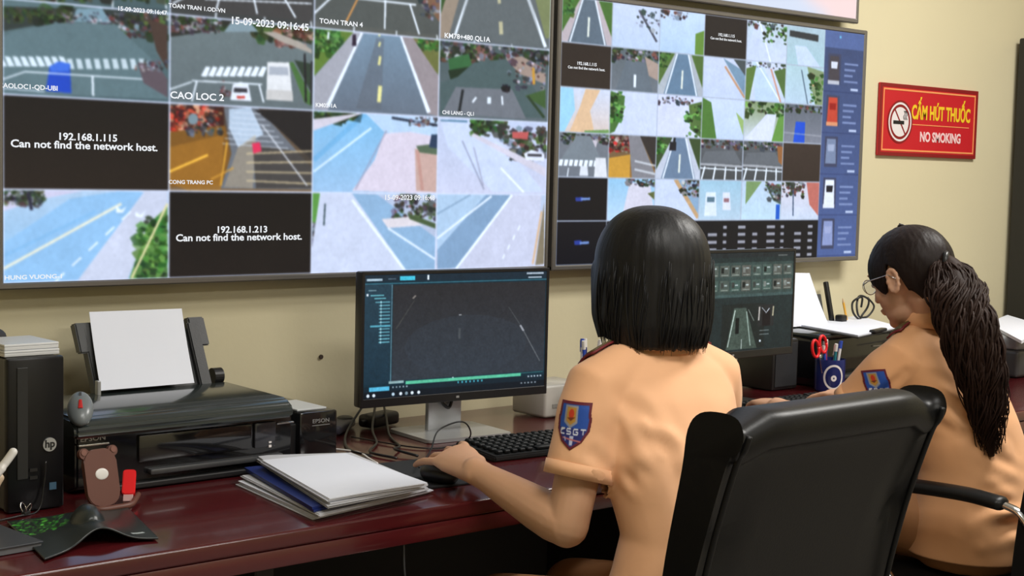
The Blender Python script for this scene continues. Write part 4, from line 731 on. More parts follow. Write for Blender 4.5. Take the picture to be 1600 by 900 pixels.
# ================================================================== KEYBOARDS, MICE
def keyboard(label, loc, rz):
    r = thing('computer_keyboard', label, 'keyboard', loc, rz); bm = BM(); yz_prism(bm, [(-.075, 0), (-.075, .012), (.075, .022), (.075, 0)], -.22, .22); bmesh.ops.bevel(bm, geom=bm.edges[:], offset=.003, segments=2, affect='EDGES'); obj('keyboard_tray', bm, mat('matte black plastic', (0.016, 0.017, 0.018), 0.45), r, True, 35)
    kb = BM(); box(kb, (0, 0, 0), (.0150, .0165, .008), .002, 1); first = None
    for row in range(6):
        for c in range(16):
            if row == 0 and 4 < c < 10 and c != 7: continue
            x = -.198 + c * .0205 + (.0105 if c > 12 else 0) ; y = -.056 + row * .0218; z = .0125 + (y + .075) * .0667 + .004
            if first is None: first = obj('key', kb, mat('black key cap', (0.010, 0.011, 0.012), 0.55, spec=0.2), r); o = first
            else: o = first.copy(); COL.objects.link(o); o.parent = r
            o.location = (x, y, z); o.rotation_euler = (.0667, 0, 0)
            if row == 0 and c == 7: o.scale = (5.6, 1, 1)
    return r
keyboard('black keyboard under the left monitor, beside the hand on the mouse', (-.385, -.47, BZ), math.radians(-4))
keyboard('black keyboard in front of the ponytailed person', (.575, -.432, BZ), math.radians(0))
r = thing('mouse_pad', 'black cloth mouse pad under the hand of the short haired person', 'mouse pad', (-.775, -.545, BZ), math.radians(-6))
bm = BM(); prism(bm, rrect(.21, .26, .012), 0, .003); obj('pad_surface', bm, mat('black pad cloth', (0.014, 0.015, 0.018), 0.7, bump=0.2, bscale=500), r)
mouse('black computer mouse held by the short haired person', (-.836, -.622, BZ + .0032), math.radians(4), 0.0, None, blackp, .92)
# cables around the left monitor
def cable(label, pts, rad, m, name='cable'):
    bm = BM(); tube(bm, catmull(pts, 8), rad, 6); o = obj(name, bm, m, None, True); tag(o, label, 'cable'); return o
cable('thin black mouse cable arching up between the hand and the monitor stand', [(-.828, -.545, BZ + .016), (-.74, -.47, BZ + .03), (-.665, -.40, BZ + .055), (-.615, -.41, BZ + .072), (-.575, -.395, BZ + .055), (-.545, -.36, BZ + .02), (-.60, -.345, BZ + .003), (-.66, -.30, BZ + .003), (-.70, -.12, BZ + .003)], .0018, blackp)
for k, (pp, l) in enumerate([([(-.55, .03, .80), (-.60, -.02, .80), (-.68, -.08, .765), (-.745, -.16, BZ + .004), (-.80, -.26, BZ + .004), (-.80, -.34, BZ + .004)], 'black cable hanging behind the left monitor, nearest the printer'),
        ([(-.52, .03, .82), (-.57, -.03, .79), (-.64, -.12, .765), (-.70, -.22, BZ + .004), (-.775, -.30, BZ + .004), (-.77, -.39, BZ + .004)], 'black cable trailing from behind the monitor to the mouse pad'),
        ([(-.50, .03, .80), (-.55, -.05, .78), (-.62, -.16, BZ + .005), (-.68, -.28, BZ + .004), (-.73, -.33, BZ + .010), (-.72, -.40, BZ + .005)], 'black cable lying close to the left monitor stand')]):
    cable(l, pp, .003, blackp)
cable('white cable curving across the desk behind the paper stack', [(-.85, -.16, BZ + .003), (-.82, -.22, BZ + .003), (-.80, -.29, BZ + .004), (-.82, -.36, BZ + .003), (-.835, -.41, BZ + .003)], .0025, mat('white plastic', (0.75, 0.73, 0.7), 0.35))
cable('white cable running from the white box toward the keyboard', [(-.03, -.21, BZ + .03), (-.10, -.25, BZ + .035), (-.17, -.30, BZ + .03), (-.21, -.36, BZ + .027)], .0028, MATS['white plastic'])
cable('thin grey cable hanging under the desk front', [(-1.03, -.765, .69), (-1.022, -.76, .62), (-.985, -.74, .50), (-.97, -.73, .30)], .0022, dgrey)
r = thing('desk_phone_handset', 'grey blue handset lying behind the ink tank against the wall', 'handset', (-.665, -.02, BZ), math.radians(40))
bm = BM(); box(bm, (0, 0, .011), (.14, .046, .022), .008, 3); obj('handset_body', bm, mat('grey blue plastic', (0.07, 0.07, 0.10), 0.4), r, True, 40); bm = BM(); ellip(bm, (.05, 0, .022), (.022, .02, .006)); obj('earpiece', bm, dgrey, r, True)
r = thing('black_adapter', 'black power adapter behind the left monitor', 'adapter', (-.545, -.015, BZ), .3)
bm = BM(); box(bm, (0, 0, .016), (.11, .05, .032), .01, 3); obj('adapter_body', bm, blackp, r, True, 40); bm = BM(); cyl(bm, (-.062, 0, .016), .006, .02, 12, 'X'); obj('cable_stub', bm, blackp, r)
# white box and pens right of the left monitor
r = thing('white_router', 'off-white box behind the right side of the left monitor', 'box', (-.06, -.10, BZ))
bm = BM(); box(bm, (0, 0, .042), (.15, .13, .083), .008, 3); obj('box_body', bm, mat('off white plastic', (0.5, 0.48, 0.44), 0.35), r, True, 40); bm = BM(); box(bm, (0, -.066, .03), (.10, .002, .01)); obj('vent_slot', bm, mat('grey slot', (0.3, 0.29, 0.27), 0.5), r)
pen_cols = [('blue', (0.03, 0.08, 0.45)), ('red', (0.5, 0.02, 0.03)), ('white', (0.75, 0.75, 0.76)), ('dark blue', (0.02, 0.03, 0.16)), ('teal', (0.02, 0.2, 0.25)), ('grey', (0.3, 0.32, 0.33))]
def pen(label, loc, tilt, col, L=.14, group=None):
    r = thing('pen', label, 'pen', loc, 0, group); r.rotation_euler = (tilt[0], tilt[1], 0); m = mat('pen ' + col[0], col[1], 0.3)
    bm = BM(); cyl(bm, (0, 0, L / 2), .0042, L - .002, 12); obj('barrel', bm, m, r, True, 40)
    bm = BM(); cyl(bm, (0, 0, L - .004), .005, .022, 12); box(bm, (0, .0065, L - .012), (.002, .002, .03)); obj('cap', bm, mat('white plastic', (0.75, 0.73, 0.7), 0.35) if col[0] != 'white' else mat('pen blue', (0.03, 0.08, 0.45), 0.3), r, True, 40)
    return r
def cup(label, loc, r0, h, m, ringm=None):
    r = thing('pen_cup', label, 'pen holder', loc); bm = BM(); n = 36
    lathe(bm, [(.001, 0), (r0 * .92, 0), (r0, .006), (r0, h), (r0 - .003, h), (r0 - .004, .006), (.001, .005)], seg=n); obj('cup_wall', bm, m, r, True, 40)
    return r
cup('small clear cup of pens between the left monitor and the near person', (-.035, -.215, BZ), .034, .10, mat('translucent cup', (0.4, 0.42, 0.45), 0.2))
for k, (dx, dy, tx_, ty, c) in enumerate([(-.004, 0, .05, -.12, 0), (.008, .006, -.06, -.02, 3), (.012, -.006, .06, .06, 1), (-.01, .01, -.05, .03, 2)]):
    pen(['blue pen leaning left in the clear cup beside the left monitor', 'dark blue pen upright in the clear cup beside the left monitor', 'red pen in the clear cup beside the left monitor', 'white pen in the clear cup beside the left monitor'][k], (-.035 + dx, -.215 + dy, BZ + .006), (tx_, ty), pen_cols[c], .19)
cu = cup('navy blue pen holder with a white oval ring beside the right printer', (.925, -.251, BZ), .0445, .095, mat('navy glossy plastic', (0.012, 0.022, 0.13), 0.25))
bm = BM(); n = 40
def oncyl(a, z, rad): return (rad * math.sin(a), -rad * math.cos(a), z)
def cyl_ring(bm, a0, z0, ra, rz, t, rad):
    A = [[bm.verts.new(oncyl(a0 + (ra + s * t / .0445) * math.cos(2 * PI * k / n), z0 + (rz + s * t) * math.sin(2 * PI * k / n), rad)) for k in range(n)] for s in (-.5, .5)]
    for k in range(n): bm.faces.new((A[0][k], A[0][(k + 1) % n], A[1][(k + 1) % n], A[1][k]))
cyl_ring(bm, -.65, .045, .62, .034, .006, .0452); cyl_ring(bm, -.65, .042, .12, .006, .006, .0452); obj('white_oval_ring', bm, mat('white print', (0.7, 0.66, 0.66), 0.5), cu)
for k, (dx, dy, tx_, ty, c, nm) in enumerate([(-.012, .0, .0, -.16, 0, 'blue pen'), (.0, .01, -.06, -.03, 1, 'red pen'), (.010, -.010, .10, .05, 2, 'white pen'), (.014, .008, -.05, .26, 5, 'grey pen leaning far right'), (-.006, -.014, .12, -.06, 4, 'teal pen'), (.004, .016, -.1, .1, 3, 'dark blue pen')]):
    pen(nm + ' in the navy pen holder', (.925 + dx, -.251 + dy, BZ + .006), (tx_, ty), pen_cols[c], .125 + .006 * (k % 3))
# red scissors in the navy holder
sc_ = thing('scissors', 'scissors with red loop handles leaning left in the navy pen holder', 'scissors', (.905, -.256, BZ + .01)); sc_.rotation_euler = (0, -.32, 0)
bm = BM(); box(bm, (-.004, 0, .055), (.010, .002, .10), .0008, 1); box(bm, (.005, .0025, .055), (.010, .002, .10), .0008, 1); obj('blades', bm, MATS['chrome'], sc_)
for s in (-1, 1):
    bm = BM(); tube(bm, [(s * .018 + .015 * math.cos(a), 0, .132 + .026 * math.sin(a)) for a in [2 * PI * k / 20 for k in range(21)]], .0045, 8, ref=(0, 1, 0)); obj('red_loop', bm, red_pl, sc_, True)

# ================================================================== RIGHT PRINTER, CLIPBOARD
p2 = thing('inkjet_printer', 'black printer on the right half of the desk with a clipboard on top', 'printer', (1.17, -.085, BZ))
bm = BM(); box(bm, (0, 0, .075), (.47, .22, .145), .008); obj('body', bm, gloss, p2, True, 35)
bm = BM(); box(bm, (0, -.003, .153), (.475, .226, .014), .005); obj('top_lid', bm, lidm, p2, True, 35)
bm = BM(); box(bm, (.10, -.112, .11), (.12, .004, .003)); obj('silver_trim', bm, MATS['silver plastic'], p2)
bm = BM(); box(bm, (0, -.125, .03), (.3, .04, .012), .004); obj('output_tray', bm, dgrey, p2)
bm = BM(); box(bm, (-.02, .108, .205), (.18, .008, .10), .003, rot=Matrix.Rotation(math.radians(-14), 4, 'X')); obj('feeder_back', bm, dgrey, p2)
bm = BM(); box(bm, (.092, .100, .225), (.016, .014, .14), .004, rot=Matrix.Rotation(math.radians(-14), 4, 'X')); box(bm, (.105, .06, .176), (.03, .03, .028), .006); obj('feeder_arm', bm, blackp, p2, True, 35)
bm = BM(); a = lambda x, y, z: (x - 1.17, y + .085, z - BZ)
curved_sheet(bm, a(.985, -.035, .915), a(1.195, -.035, .915), a(1.150, .012, 1.076), a(.945, .012, 1.084), 8, (0, .004, 0)); o = obj('paper_sheet', bm, paper_m); tag(o, 'white sheet standing in the feeder of the right printer', 'paper', None, (1.17, -.085, BZ))
clipb = thing('clipboard', 'black clipboard lying across the right printer', 'clipboard', (1.10, -.17, .914), math.radians(20))
cq = [atZ(*p, .922) for p in [(1248, 506), (1341, 523), (1408, 509), (1340, 491)]]
cc = sum(cq, Vector()) / 4; clipb.location = (cc.x, cc.y, .9115); clipb.rotation_euler = (0, 0, 0)
bm = BM(); curved_sheet(bm, *[Vector((p.x - cc.x, p.y - cc.y, 0)) * 1.04 for p in cq], 4, (0, 0, 0), .004); obj('board', bm, blackp, clipb)
e0 = (cq[1] - cc) * .95; e1 = (cq[2] - cc) * .95
bm = BM(); mm = (cq[0] + cq[1]) / 2 - cc; d = (cq[1] - cq[0]).normalized(); box(bm, (cq[1].x * .55 + cq[2].x * .45 - cc.x - .0, cq[1].y * .55 + cq[2].y * .45 - cc.y, .011), (.10, .022, .010), .004, rot=math.atan2((cq[2] - cq[1]).y, (cq[2] - cq[1]).x)); obj('metal_clip', bm, blackp, clipb, True, 40)
bm = BM(); curved_sheet(bm, *[Vector((p.x - cc.x, p.y - cc.y, 0)) * .97 for p in cq], 6, (0, 0, 0), .004); o = obj('paper_bundle', bm, wp); tag(o, 'white papers held on the black clipboard over the right printer', 'paper', None, (cc.x, cc.y, .9158))
# black speaker box left of the right printer
r = thing('desk_speaker', 'plain black box standing behind the right keyboard, left of the pen holder', 'speaker', (.82, -.10, BZ))
bm = BM(); box(bm, (0, 0, .075), (.12, .14, .15), .008); obj('cabinet', bm, blackp, r, True, 35); bm = BM(); box(bm, (0, -.071, .075), (.10, .003, .13), .002); obj('grille', bm, mat('black pad cloth', (0.014, 0.015, 0.018), 0.7, bump=0.2, bscale=500), r)
# things behind the right printer: coiled cable, yellow pencil
cable('loose coil of black cable on the right printer against the wall', [(1.385 + (.030 + .006 * (t % 3)) * math.cos(t * .9) + .003 * t, .0 - .006 * (t % 3), .957 + (.034 + .005 * (t % 2)) * math.sin(t * .9)) for t in range(0, 16)], .0035, blackp, 'coiled_cable')
r = thing('pencil', 'yellow pencil leaning behind the right printer', 'pencil', (1.335, -.005, .912)); r.rotation_euler = (0, -.35, 0)
bm = BM(); cyl(bm, (0, 0, .035), .004, .07, 6); obj('barrel', bm, mat('yellow paint', (0.75, 0.38, 0.03), 0.35), r); bm = BM(); cyl(bm, (0, 0, .077), .004, .014, 8, r2=.0008); obj('tip', bm, mat('bare wood', (0.6, 0.4, 0.22), 0.6), r)
# far right: a grey machine with papers on top, tall black cabinet
p3 = thing('office_scanner', 'grey and black scanner under papers at the right end of the desk', 'scanner', (1.93, -.24, BZ))
bm = BM(); box(bm, (0, 0, .045), (.50, .36, .088), .012, 3); obj('body', bm, mat('dark scanner grey', (0.05, 0.05, 0.052), 0.35), p3, True, 35); bm = BM(); box(bm, (0, 0, .110), (.49, .35, .042), .012, 3); obj('lid', bm, mat('mid grey plastic', (0.22, 0.23, 0.24), 0.3), p3, True, 35)
bm = BM(); box(bm, (-.12, -.177, .105), (.10, .004, .008), .001); obj('handle_strip', bm, MATS['silver plastic'], p3)
rq = [atZ(*p, .884) for p in [(1546, 510), (1596, 537), (1640, 516), (1574, 496)]]; rc = sum(rq, Vector()) / 4
bm = BM(); curved_sheet(bm, *[Vector((p.x - rc.x, p.y - rc.y, 0)) for p in rq], 6, (0, 0, .004), .010); o = obj('paper_bundle', bm, wp); tag(o, 'white papers lying on the scanner at the right end of the desk', 'paper', None, (rc.x, rc.y, BZ + .1325))
bm = BM(); cab = thing('tall_cabinet', 'tall black steel cabinet at the right edge against the back wall', 'cabinet', (2.70, -.26, 0))
box(bm, (0, 0, .958), (.66, .60, 1.90), .006); obj('carcass', bm, mat('black painted steel', (0.014, 0.014, 0.014), 0.35), cab, True, 35)
for s in (-1, 1):
    bm = BM(); box(bm, (s * .162, -.304, .96), (.318, .012, 1.84), .003); d_ = obj('door', bm, MATS['black painted steel'], cab, True, 35); bm = BM(); box(bm, (s * .03, -.315, 1.0), (.012, .014, .12), .003); obj('handle', bm, MATS['silver plastic'], d_)
# nail hole mark on the wall
bm = BM(); cyl(bm, (-.667, .0585, .919), .0055, .004, 16, 'Y'); o = obj('wall_plug', bm, mat('dark brown plug', (0.05, 0.03, 0.02), 0.6)); tag(o, 'small dark round plug in the wall left of the left monitor', 'wall plug')
# ================================================================== OFFICE CHAIRS
leather = mat('black leather', (0.006, 0.006, 0.006), 0.40, bump=0.2, bscale=220, spec=0.24, bdist=0.0008)
chrome = MATS['chrome']
def profile_sweep(bm, prof, x0, x1, round_=0.03, n=6, taper=None):
    """prof: closed (y,z) outline swept along x with softly rounded ends"""
    c = (sum(p[0] for p in prof) / len(prof), sum(p[1] for p in prof) / len(prof)); st = []
    for k in range(n + 1):
        a = PI / 2 * k / n; st.append((x0 + round_ * (1 - math.sin(a)), math.cos(a)))
    st = [(x0 + round_ * (1 - math.sin(PI / 2 * k / n)), math.cos(PI / 2 * k / n)) for k in range(n, -1, -1)]
    st += [(x0 + round_ + (x1 - x0 - 2 * round_) * k / 10, 0) for k in range(1, 10)] + [(x1 - round_ * (1 - math.sin(PI / 2 * k / n)), math.cos(PI / 2 * k / n)) for k in range(0, n + 1)]
    rings = []
    for x, s in st:
        r = []
        for y, z in prof:
            d = Vector((c[0] - y, c[1] - z)); L = d.length; q = min(1, round_ * s / max(L, 1e-6) * .8); xx = x
            if taper: m = (x0 + x1) / 2; xx = m + (x - m) * taper(z)
            r.append(bm.verts.new((xx, y + d.x * q, z + d.y * q)))
        rings.append(r)
    n_ = len(prof)
    for a, b in zip(rings, rings[1:]):
        for k in range(n_): bm.faces.new((a[k], a[(k + 1) % n_], b[(k + 1) % n_], b[k]))
    bm.faces.new(rings[0][::-1]); bm.faces.new(rings[-1])
def smooth_outline(pts, n=5):
    P_ = [Vector((p[0], p[1], 0)) for p in pts]; m = len(P_); out = []
    for i in range(m):
        a, b, c, d = P_[i - 1], P_[i], P_[(i + 1) % m], P_[(i + 2) % m]
        for k in range(n):
            t = k / n; q = 0.5 * ((2 * b) + (c - a) * t + (2 * a - 5 * b + 4 * c - d) * t * t + (3 * b - a - 3 * c + d) * t ** 3); out.append((q.x, q.y))
    return out
def office_chair(label, loc, rz, W=0.56, H=1.005, arms=True):
    """origin on the floor under the seat; sitter faces +y; back rear top edge at y = -.36"""
    r = thing('office_chair', label, 'chair', loc, rz)
    # back rest: reclined slab with a thick roll at the top, leaning back
    pr_ = smooth_outline([(-.235, .50), (-.245, .62), (-.285, .78), (-.330, .925), (-.352, .945), (-.362, .972), (-.350, .998), (-.315, H), (-.270, .998), (-.245, .968), (-.235, .90), (-.205, .75), (-.188, .62), (-.182, .50), (-.20, .46)], 4)
    bm = BM(); profile_sweep(bm, pr_, -W / 2, W / 2, .030, 6, lambda z: 1 - .0 * (H - z) + 0); bk_ = obj('backrest', bm, leather, r, True, 60)
    # piping along the rear edges
    for s in (-1, 1):
        bm = BM(); tube(bm, catmull([(s * (W / 2 - .014), -.246, .52), (s * (W / 2 - .014), -.256, .62), (s * (W / 2 - .014), -.293, .78), (s * (W / 2 - .012), -.338, .92), (s * (W / 2 - .012), -.355, .950), (s * (W / 2 - .014), -.362, .972)], 6), .0055, 8); obj('piping', bm, leather, bk_, True)
    bm = BM(); profile_sweep(bm, smooth_outline([(-.20, .38), (-.22, .43), (-.19, .462), (.0, .466), (.20, .470), (.26, .445), (.26, .40), (.20, .375)], 4), -.26, .26, .04); obj('seat', bm, leather, r, True, 60)
    if arms:
        for s in (-1, 1):
            x = s * .275
            bm = BM(); tube(bm, catmull([(x, -.145, .690), (x, -.06, .695), (x, .08, .690), (x, .15, .680)], 6), [(.027, .016)] * 19, 14, ref=(1, 0, 0), round_ends=True); obj('armrest_pad', bm, leather, r, True)
            bm = BM(); tube(bm, catmull([(x, -.15, .690), (x, -.20, .670), (x, -.235, .60), (x, -.24, .50), (x * .96, -.20, .42), (x * .8, -.08, .385)], 7), [(.013, .008)] * 36, 10, ref=(1, 0, 0)); tube(bm, catmull([(x, .14, .675), (x, .17, .60), (x, .14, .50), (x * .9, .05, .40), (x * .8, -.02, .385)], 6), [(.013, .008)] * 25, 10, ref=(1, 0, 0)); obj('armrest_frame', bm, chrome, r, True)
    bm = BM(); box(bm, (0, 0, .385), (.30, .28, .03), .008); obj('seat_plate', bm, blackp, r)
    bm = BM(); cyl(bm, (0, 0, .24), .028, .28, 24); obj('gas_column', bm, chrome, r, True, 40)
    leg0 = None
    for k in range(5):
        a = 2 * PI * k / 5 + .3
        if leg0 is None:
            bm = BM(); tube(bm, [(0, 0, .115), (.15, 0, .10), (.30, 0, .075)], [(.022, .020), (.018, .015), (.013, .011)], 10, ref=(0, 1, 0)); leg0 = obj('base_leg', bm, chrome, r, True, 50)
            bm = BM(); [cyl(bm, (.30, y, .028), .028, .018, 20, 'Y') for y in (-.014, .014)]; cyl(bm, (.30, 0, .055), .007, .04, 10); w0 = obj('caster', bm, blackp, leg0, True, 40); l_ = leg0
        else:
            l_ = leg0.copy(); COL.objects.link(l_); l_.parent = r; w_ = w0.copy(); COL.objects.link(w_); w_.parent = l_
        l_.rotation_euler = (0, 0, a)
    return r
office_chair('large black leather chair back in front, behind the short haired person', (-.612, -1.09, 0), 0.0, arms=False)
office_chair('black chair with chrome arms under the ponytailed person', (.475, -1.095, 0), math.radians(2))

# ================================================================== PEOPLE
skin = mat('warm skin', (0.60, 0.335, 0.195), 0.48, var=0.08, vscale=9, sss=0.08, bump=0.05, bscale=150)
skin2 = mat('fair skin', (0.60, 0.34, 0.215), 0.48, var=0.08, vscale=9, sss=0.08, bump=0.05, bscale=150)
shirtm = mat('orange khaki shirt cloth', (0.88, 0.48, 0.255), 0.75, var=0.06, vscale=4, bump=0.35, bscale=9, sheen=0.15, bdist=0.006)
shirt2 = mat('deeper orange shirt cloth', (0.80, 0.41, 0.19), 0.75, var=0.06, vscale=4, bump=0.35, bscale=9, sheen=0.15, bdist=0.006)
trous = mat('shaded orange khaki trouser cloth', (0.40, 0.19, 0.08), 0.8, var=0.08, bump=0.3, bscale=12, bdist=0.005)  # same cloth as the shirts, shade put into a darker, browner colour
shoe_m = mat('black shoe leather', (0.01, 0.01, 0.01), 0.3)
V = Vector
def head_bm(bm, M):
    def E(c, r, rot=None): ellip(bm, (0, 0, 0), r, M @ Matrix.Translation(V(c)) @ (rot or Matrix.Identity(4)))
    E((0, -.012, .015), (.074, .092, .085)); E((0, .028, .0), (.066, .060, .074)); E((0, .036, -.045), (.057, .050, .055)); E((0, .034, -.080), (.046, .046, .036)); E((0, .066, -.102), (.019, .016, .014))
    for s in (-1, 1):
        E((s * .034, .056, -.036), (.024, .022, .022)); E((s * .012, .094, -.041), (.007, .008, .006)); E((s * .028, .078, .018), (.024, .008, .006))
        R_e = Matrix.Rotation(s * .35, 4, 'Z') @ Matrix.Rotation(-.15, 4, 'X')
        for k in range(12):
            a = 2 * PI * k / 12; E((s * (.078 + .004), -.012 + .014 * math.cos(a), -.018 + .026 * math.sin(a)), (.0055, .0065, .0065))
        E((s * .076, -.008, -.018), (.006, .014, .026)); E((s * .080, .004, -.018), (.005, .005, .007))
    tube(bm, [M @ V((0, .084, .008)), M @ V((0, .094, -.018)), M @ V((0, .101, -.037))], [.007, .008, .0095], 12, round_ends=True)
    E((0, .088, -.066), (.020, .008, .0045)); E((0, .086, -.074), (.017, .008, .0055))
def hand_bm(bm, wr, kn, up, side, curls=(.35, .35, .38, .42), spread=.10, thumb=(.6, -.25), sc=1.0):
    """wr wrist, kn knuckle centre, up = back of hand, side = towards the thumb; five separate fingers"""
    wr, kn = V(wr), V(kn); d = (kn - wr).normalized(); up = (V(up) - d * V(up).dot(d)).normalized(); sd = d.cross(up).normalized()
    if sd.dot(V(side)) < 0: sd = -sd
    L = (kn - wr).length
    tube(bm, [wr - d * .01, wr + d * L * .3, wr + d * L * .65, kn - d * .004], [(.025 * sc, .019 * sc), (.031 * sc, .018 * sc), (.037 * sc, .016 * sc), (.037 * sc, .012 * sc)], 20, ref=sd, round_ends=True)
    for k, (o_, ln) in enumerate(((.0285, .072), (.0098, .080), (-.0092, .074), (-.0272, .058))):
        base = kn + sd * o_ * sc - d * .012; f = (d + sd * spread * (1.2 - .8 * k)).normalized(); pts = [base]; a = .10; segs = (.46, .30, .24); rad = [.0095, .0088, .0080, .0068]
        pts.append(base + f * .014); c = curls[k]
        for s_, q in enumerate(segs):
            a += c * (1.0 if s_ else .7); dirv = (f * math.cos(a) - up * math.sin(a)); pts.append(pts[-1] + dirv * ln * sc * q * 1.08)
        rad = [.0088, .0086, .0081, .0076, .0063]; 
        tube(bm, pts, [x * sc * (1.0 if k < 3 else .88) for x in rad], 10, round_ends=True)
    tb = wr + d * L * .28 + sd * .022 * sc - up * .004; td = (d * thumb[0] + sd * (1 - thumb[0]) - up * (.25 + .5 * (thumb[0] > .8))).normalized(); t2 = (d * (thumb[0] + .25) + sd * .15 - up * .3).normalized()
    tube(bm, [tb, tb + td * .030 * sc, tb + td * .030 * sc + t2 * .030 * sc, tb + td * .030 * sc + t2 * .030 * sc + (t2 + d * .3).normalized() * .022 * sc], [.013 * sc, .0125 * sc, .0100 * sc, .0078 * sc], 10, round_ends=True)
def lerp(a, b, t): return V(a) * (1 - t) + V(b) * t
def shield(person, shirt_me_obj, centre, right, up, out, w_=.066, h_=.082, label='blue and red sleeve badge'):
    """embroidered badge laid onto the sleeve surface"""
    cv = Canvas(96, 120, (100, 20, 40))
    out_l = [(.04, .04), (.96, .04), (.97, .30), (1.0, .34), (.97, .60), (.80, .82), (.5, .98), (.20, .82), (.03, .60), (0, .34), (.03, .30)]
    cv.poly([(.5 + (x - .5) * .84, .5 + (y - .5) * .86) for x, y in out_l], (34, 80, 170)); cv.poly([(.10, .55), (.9, .55), (.76, .78), (.5, .90), (.24, .78)], (30, 38, 110))
    cv.poly([(.22, .12), (.60, .12), (.62, .45), (.42, .56), (.22, .45)], (150, 150, 160)); cv.poly([(.28, .16), (.55, .16), (.56, .42), (.42, .50), (.28, .42)], (188, 140, 60)); cv.disc((.42, .28), .08, .09, (200, 60, 30)); cv.poly([(.30, .36), (.55, .34), (.42, .42)], (120, 50, 20))
    for x, st in ((.16, 'C'), (.34, 'S'), (.54, 'G'), (.73, 'T')):
        g = {'C': [((.1, 0), (0, .04)), ((0, 0), (0, .1)), ((0, .1), (.12, .1)), ((0, 0), (.12, 0))], 'S': [((0, 0), (.12, 0)), ((0, 0), (0, .05)), ((0, .05), (.12, .05)), ((.12, .05), (.12, .1)), ((0, .1), (.12, .1))], 'G': [((0, 0), (.12, 0)), ((0, 0), (0, .1)), ((0, .1), (.12, .1)), ((.12, .1), (.12, .05)), ((.12, .05), (.06, .05))], 'T': [((0, 0), (.14, 0)), ((.07, 0), (.07, .1))]}[st]
        for a, b in g: cv.line((x + a[0], .57 + a[1]), (x + b[0], .57 + b[1]), .028, (225, 228, 235))
    cv.poly([(.44, .70), (.56, .70), (.54, .88), (.46, .88)], (190, 195, 220)); cv.line((.24, .74), (.76, .80), .03, (190, 110, 110)); cv.line((.30, .72), (.34, .80), .03, (170, 175, 210)); cv.blur(1)
    right, up, out = V(right).normalized(), V(up).normalized(), V(out).normalized()
    bvh = BVHTree.FromPolygons([v.co for v in shirt_me_obj.data.vertices], [p.vertices for p in shirt_me_obj.data.polygons])
    C_ = V(centre)
    def fn(U, Vv):
        o = np.zeros((len(U), 3))
        for i in range(len(U)):
            p = C_ + right * ((U[i] - .5) * w_) + up * ((.5 - Vv[i]) * h_) + out * .12
            h = bvh.ray_cast(p, -out, .3); q = h[0] if h[0] is not None else C_
            nn = h[1] if h[0] is not None else out
            if nn.dot(out) < 0: nn = -nn
            o[i] = q + nn * .0016
        return o
    def mask(U, Vv):
        P_ = np.array(out_l); ins = np.zeros(U.shape, bool)
        for i in range(len(P_)):
            xa, ya = P_[i]; xb, yb = P_[(i + 1) % len(P_)]
            if ya == yb: continue
            ins ^= ((ya > Vv) != (yb > Vv)) & (U < (xb - xa) * (Vv - ya) / (yb - ya) + xa)
        return ins
    me = color_mesh('sleeve_badge', cv, fn, mask)
    bm = BM(); bm.from_mesh(me); bmesh.ops.delete(bm, geom=[v for v in bm.verts if not v.link_faces], context='VERTS'); bm.to_mesh(me); bm.free()
    o = obj('sleeve_badge', me, print_mat('embroidered badge', .6), shirt_me_obj, True); o['label'] = label
    s_ = o.modifiers.new('thickness', 'SOLIDIFY'); s_.thickness = .0015; return o

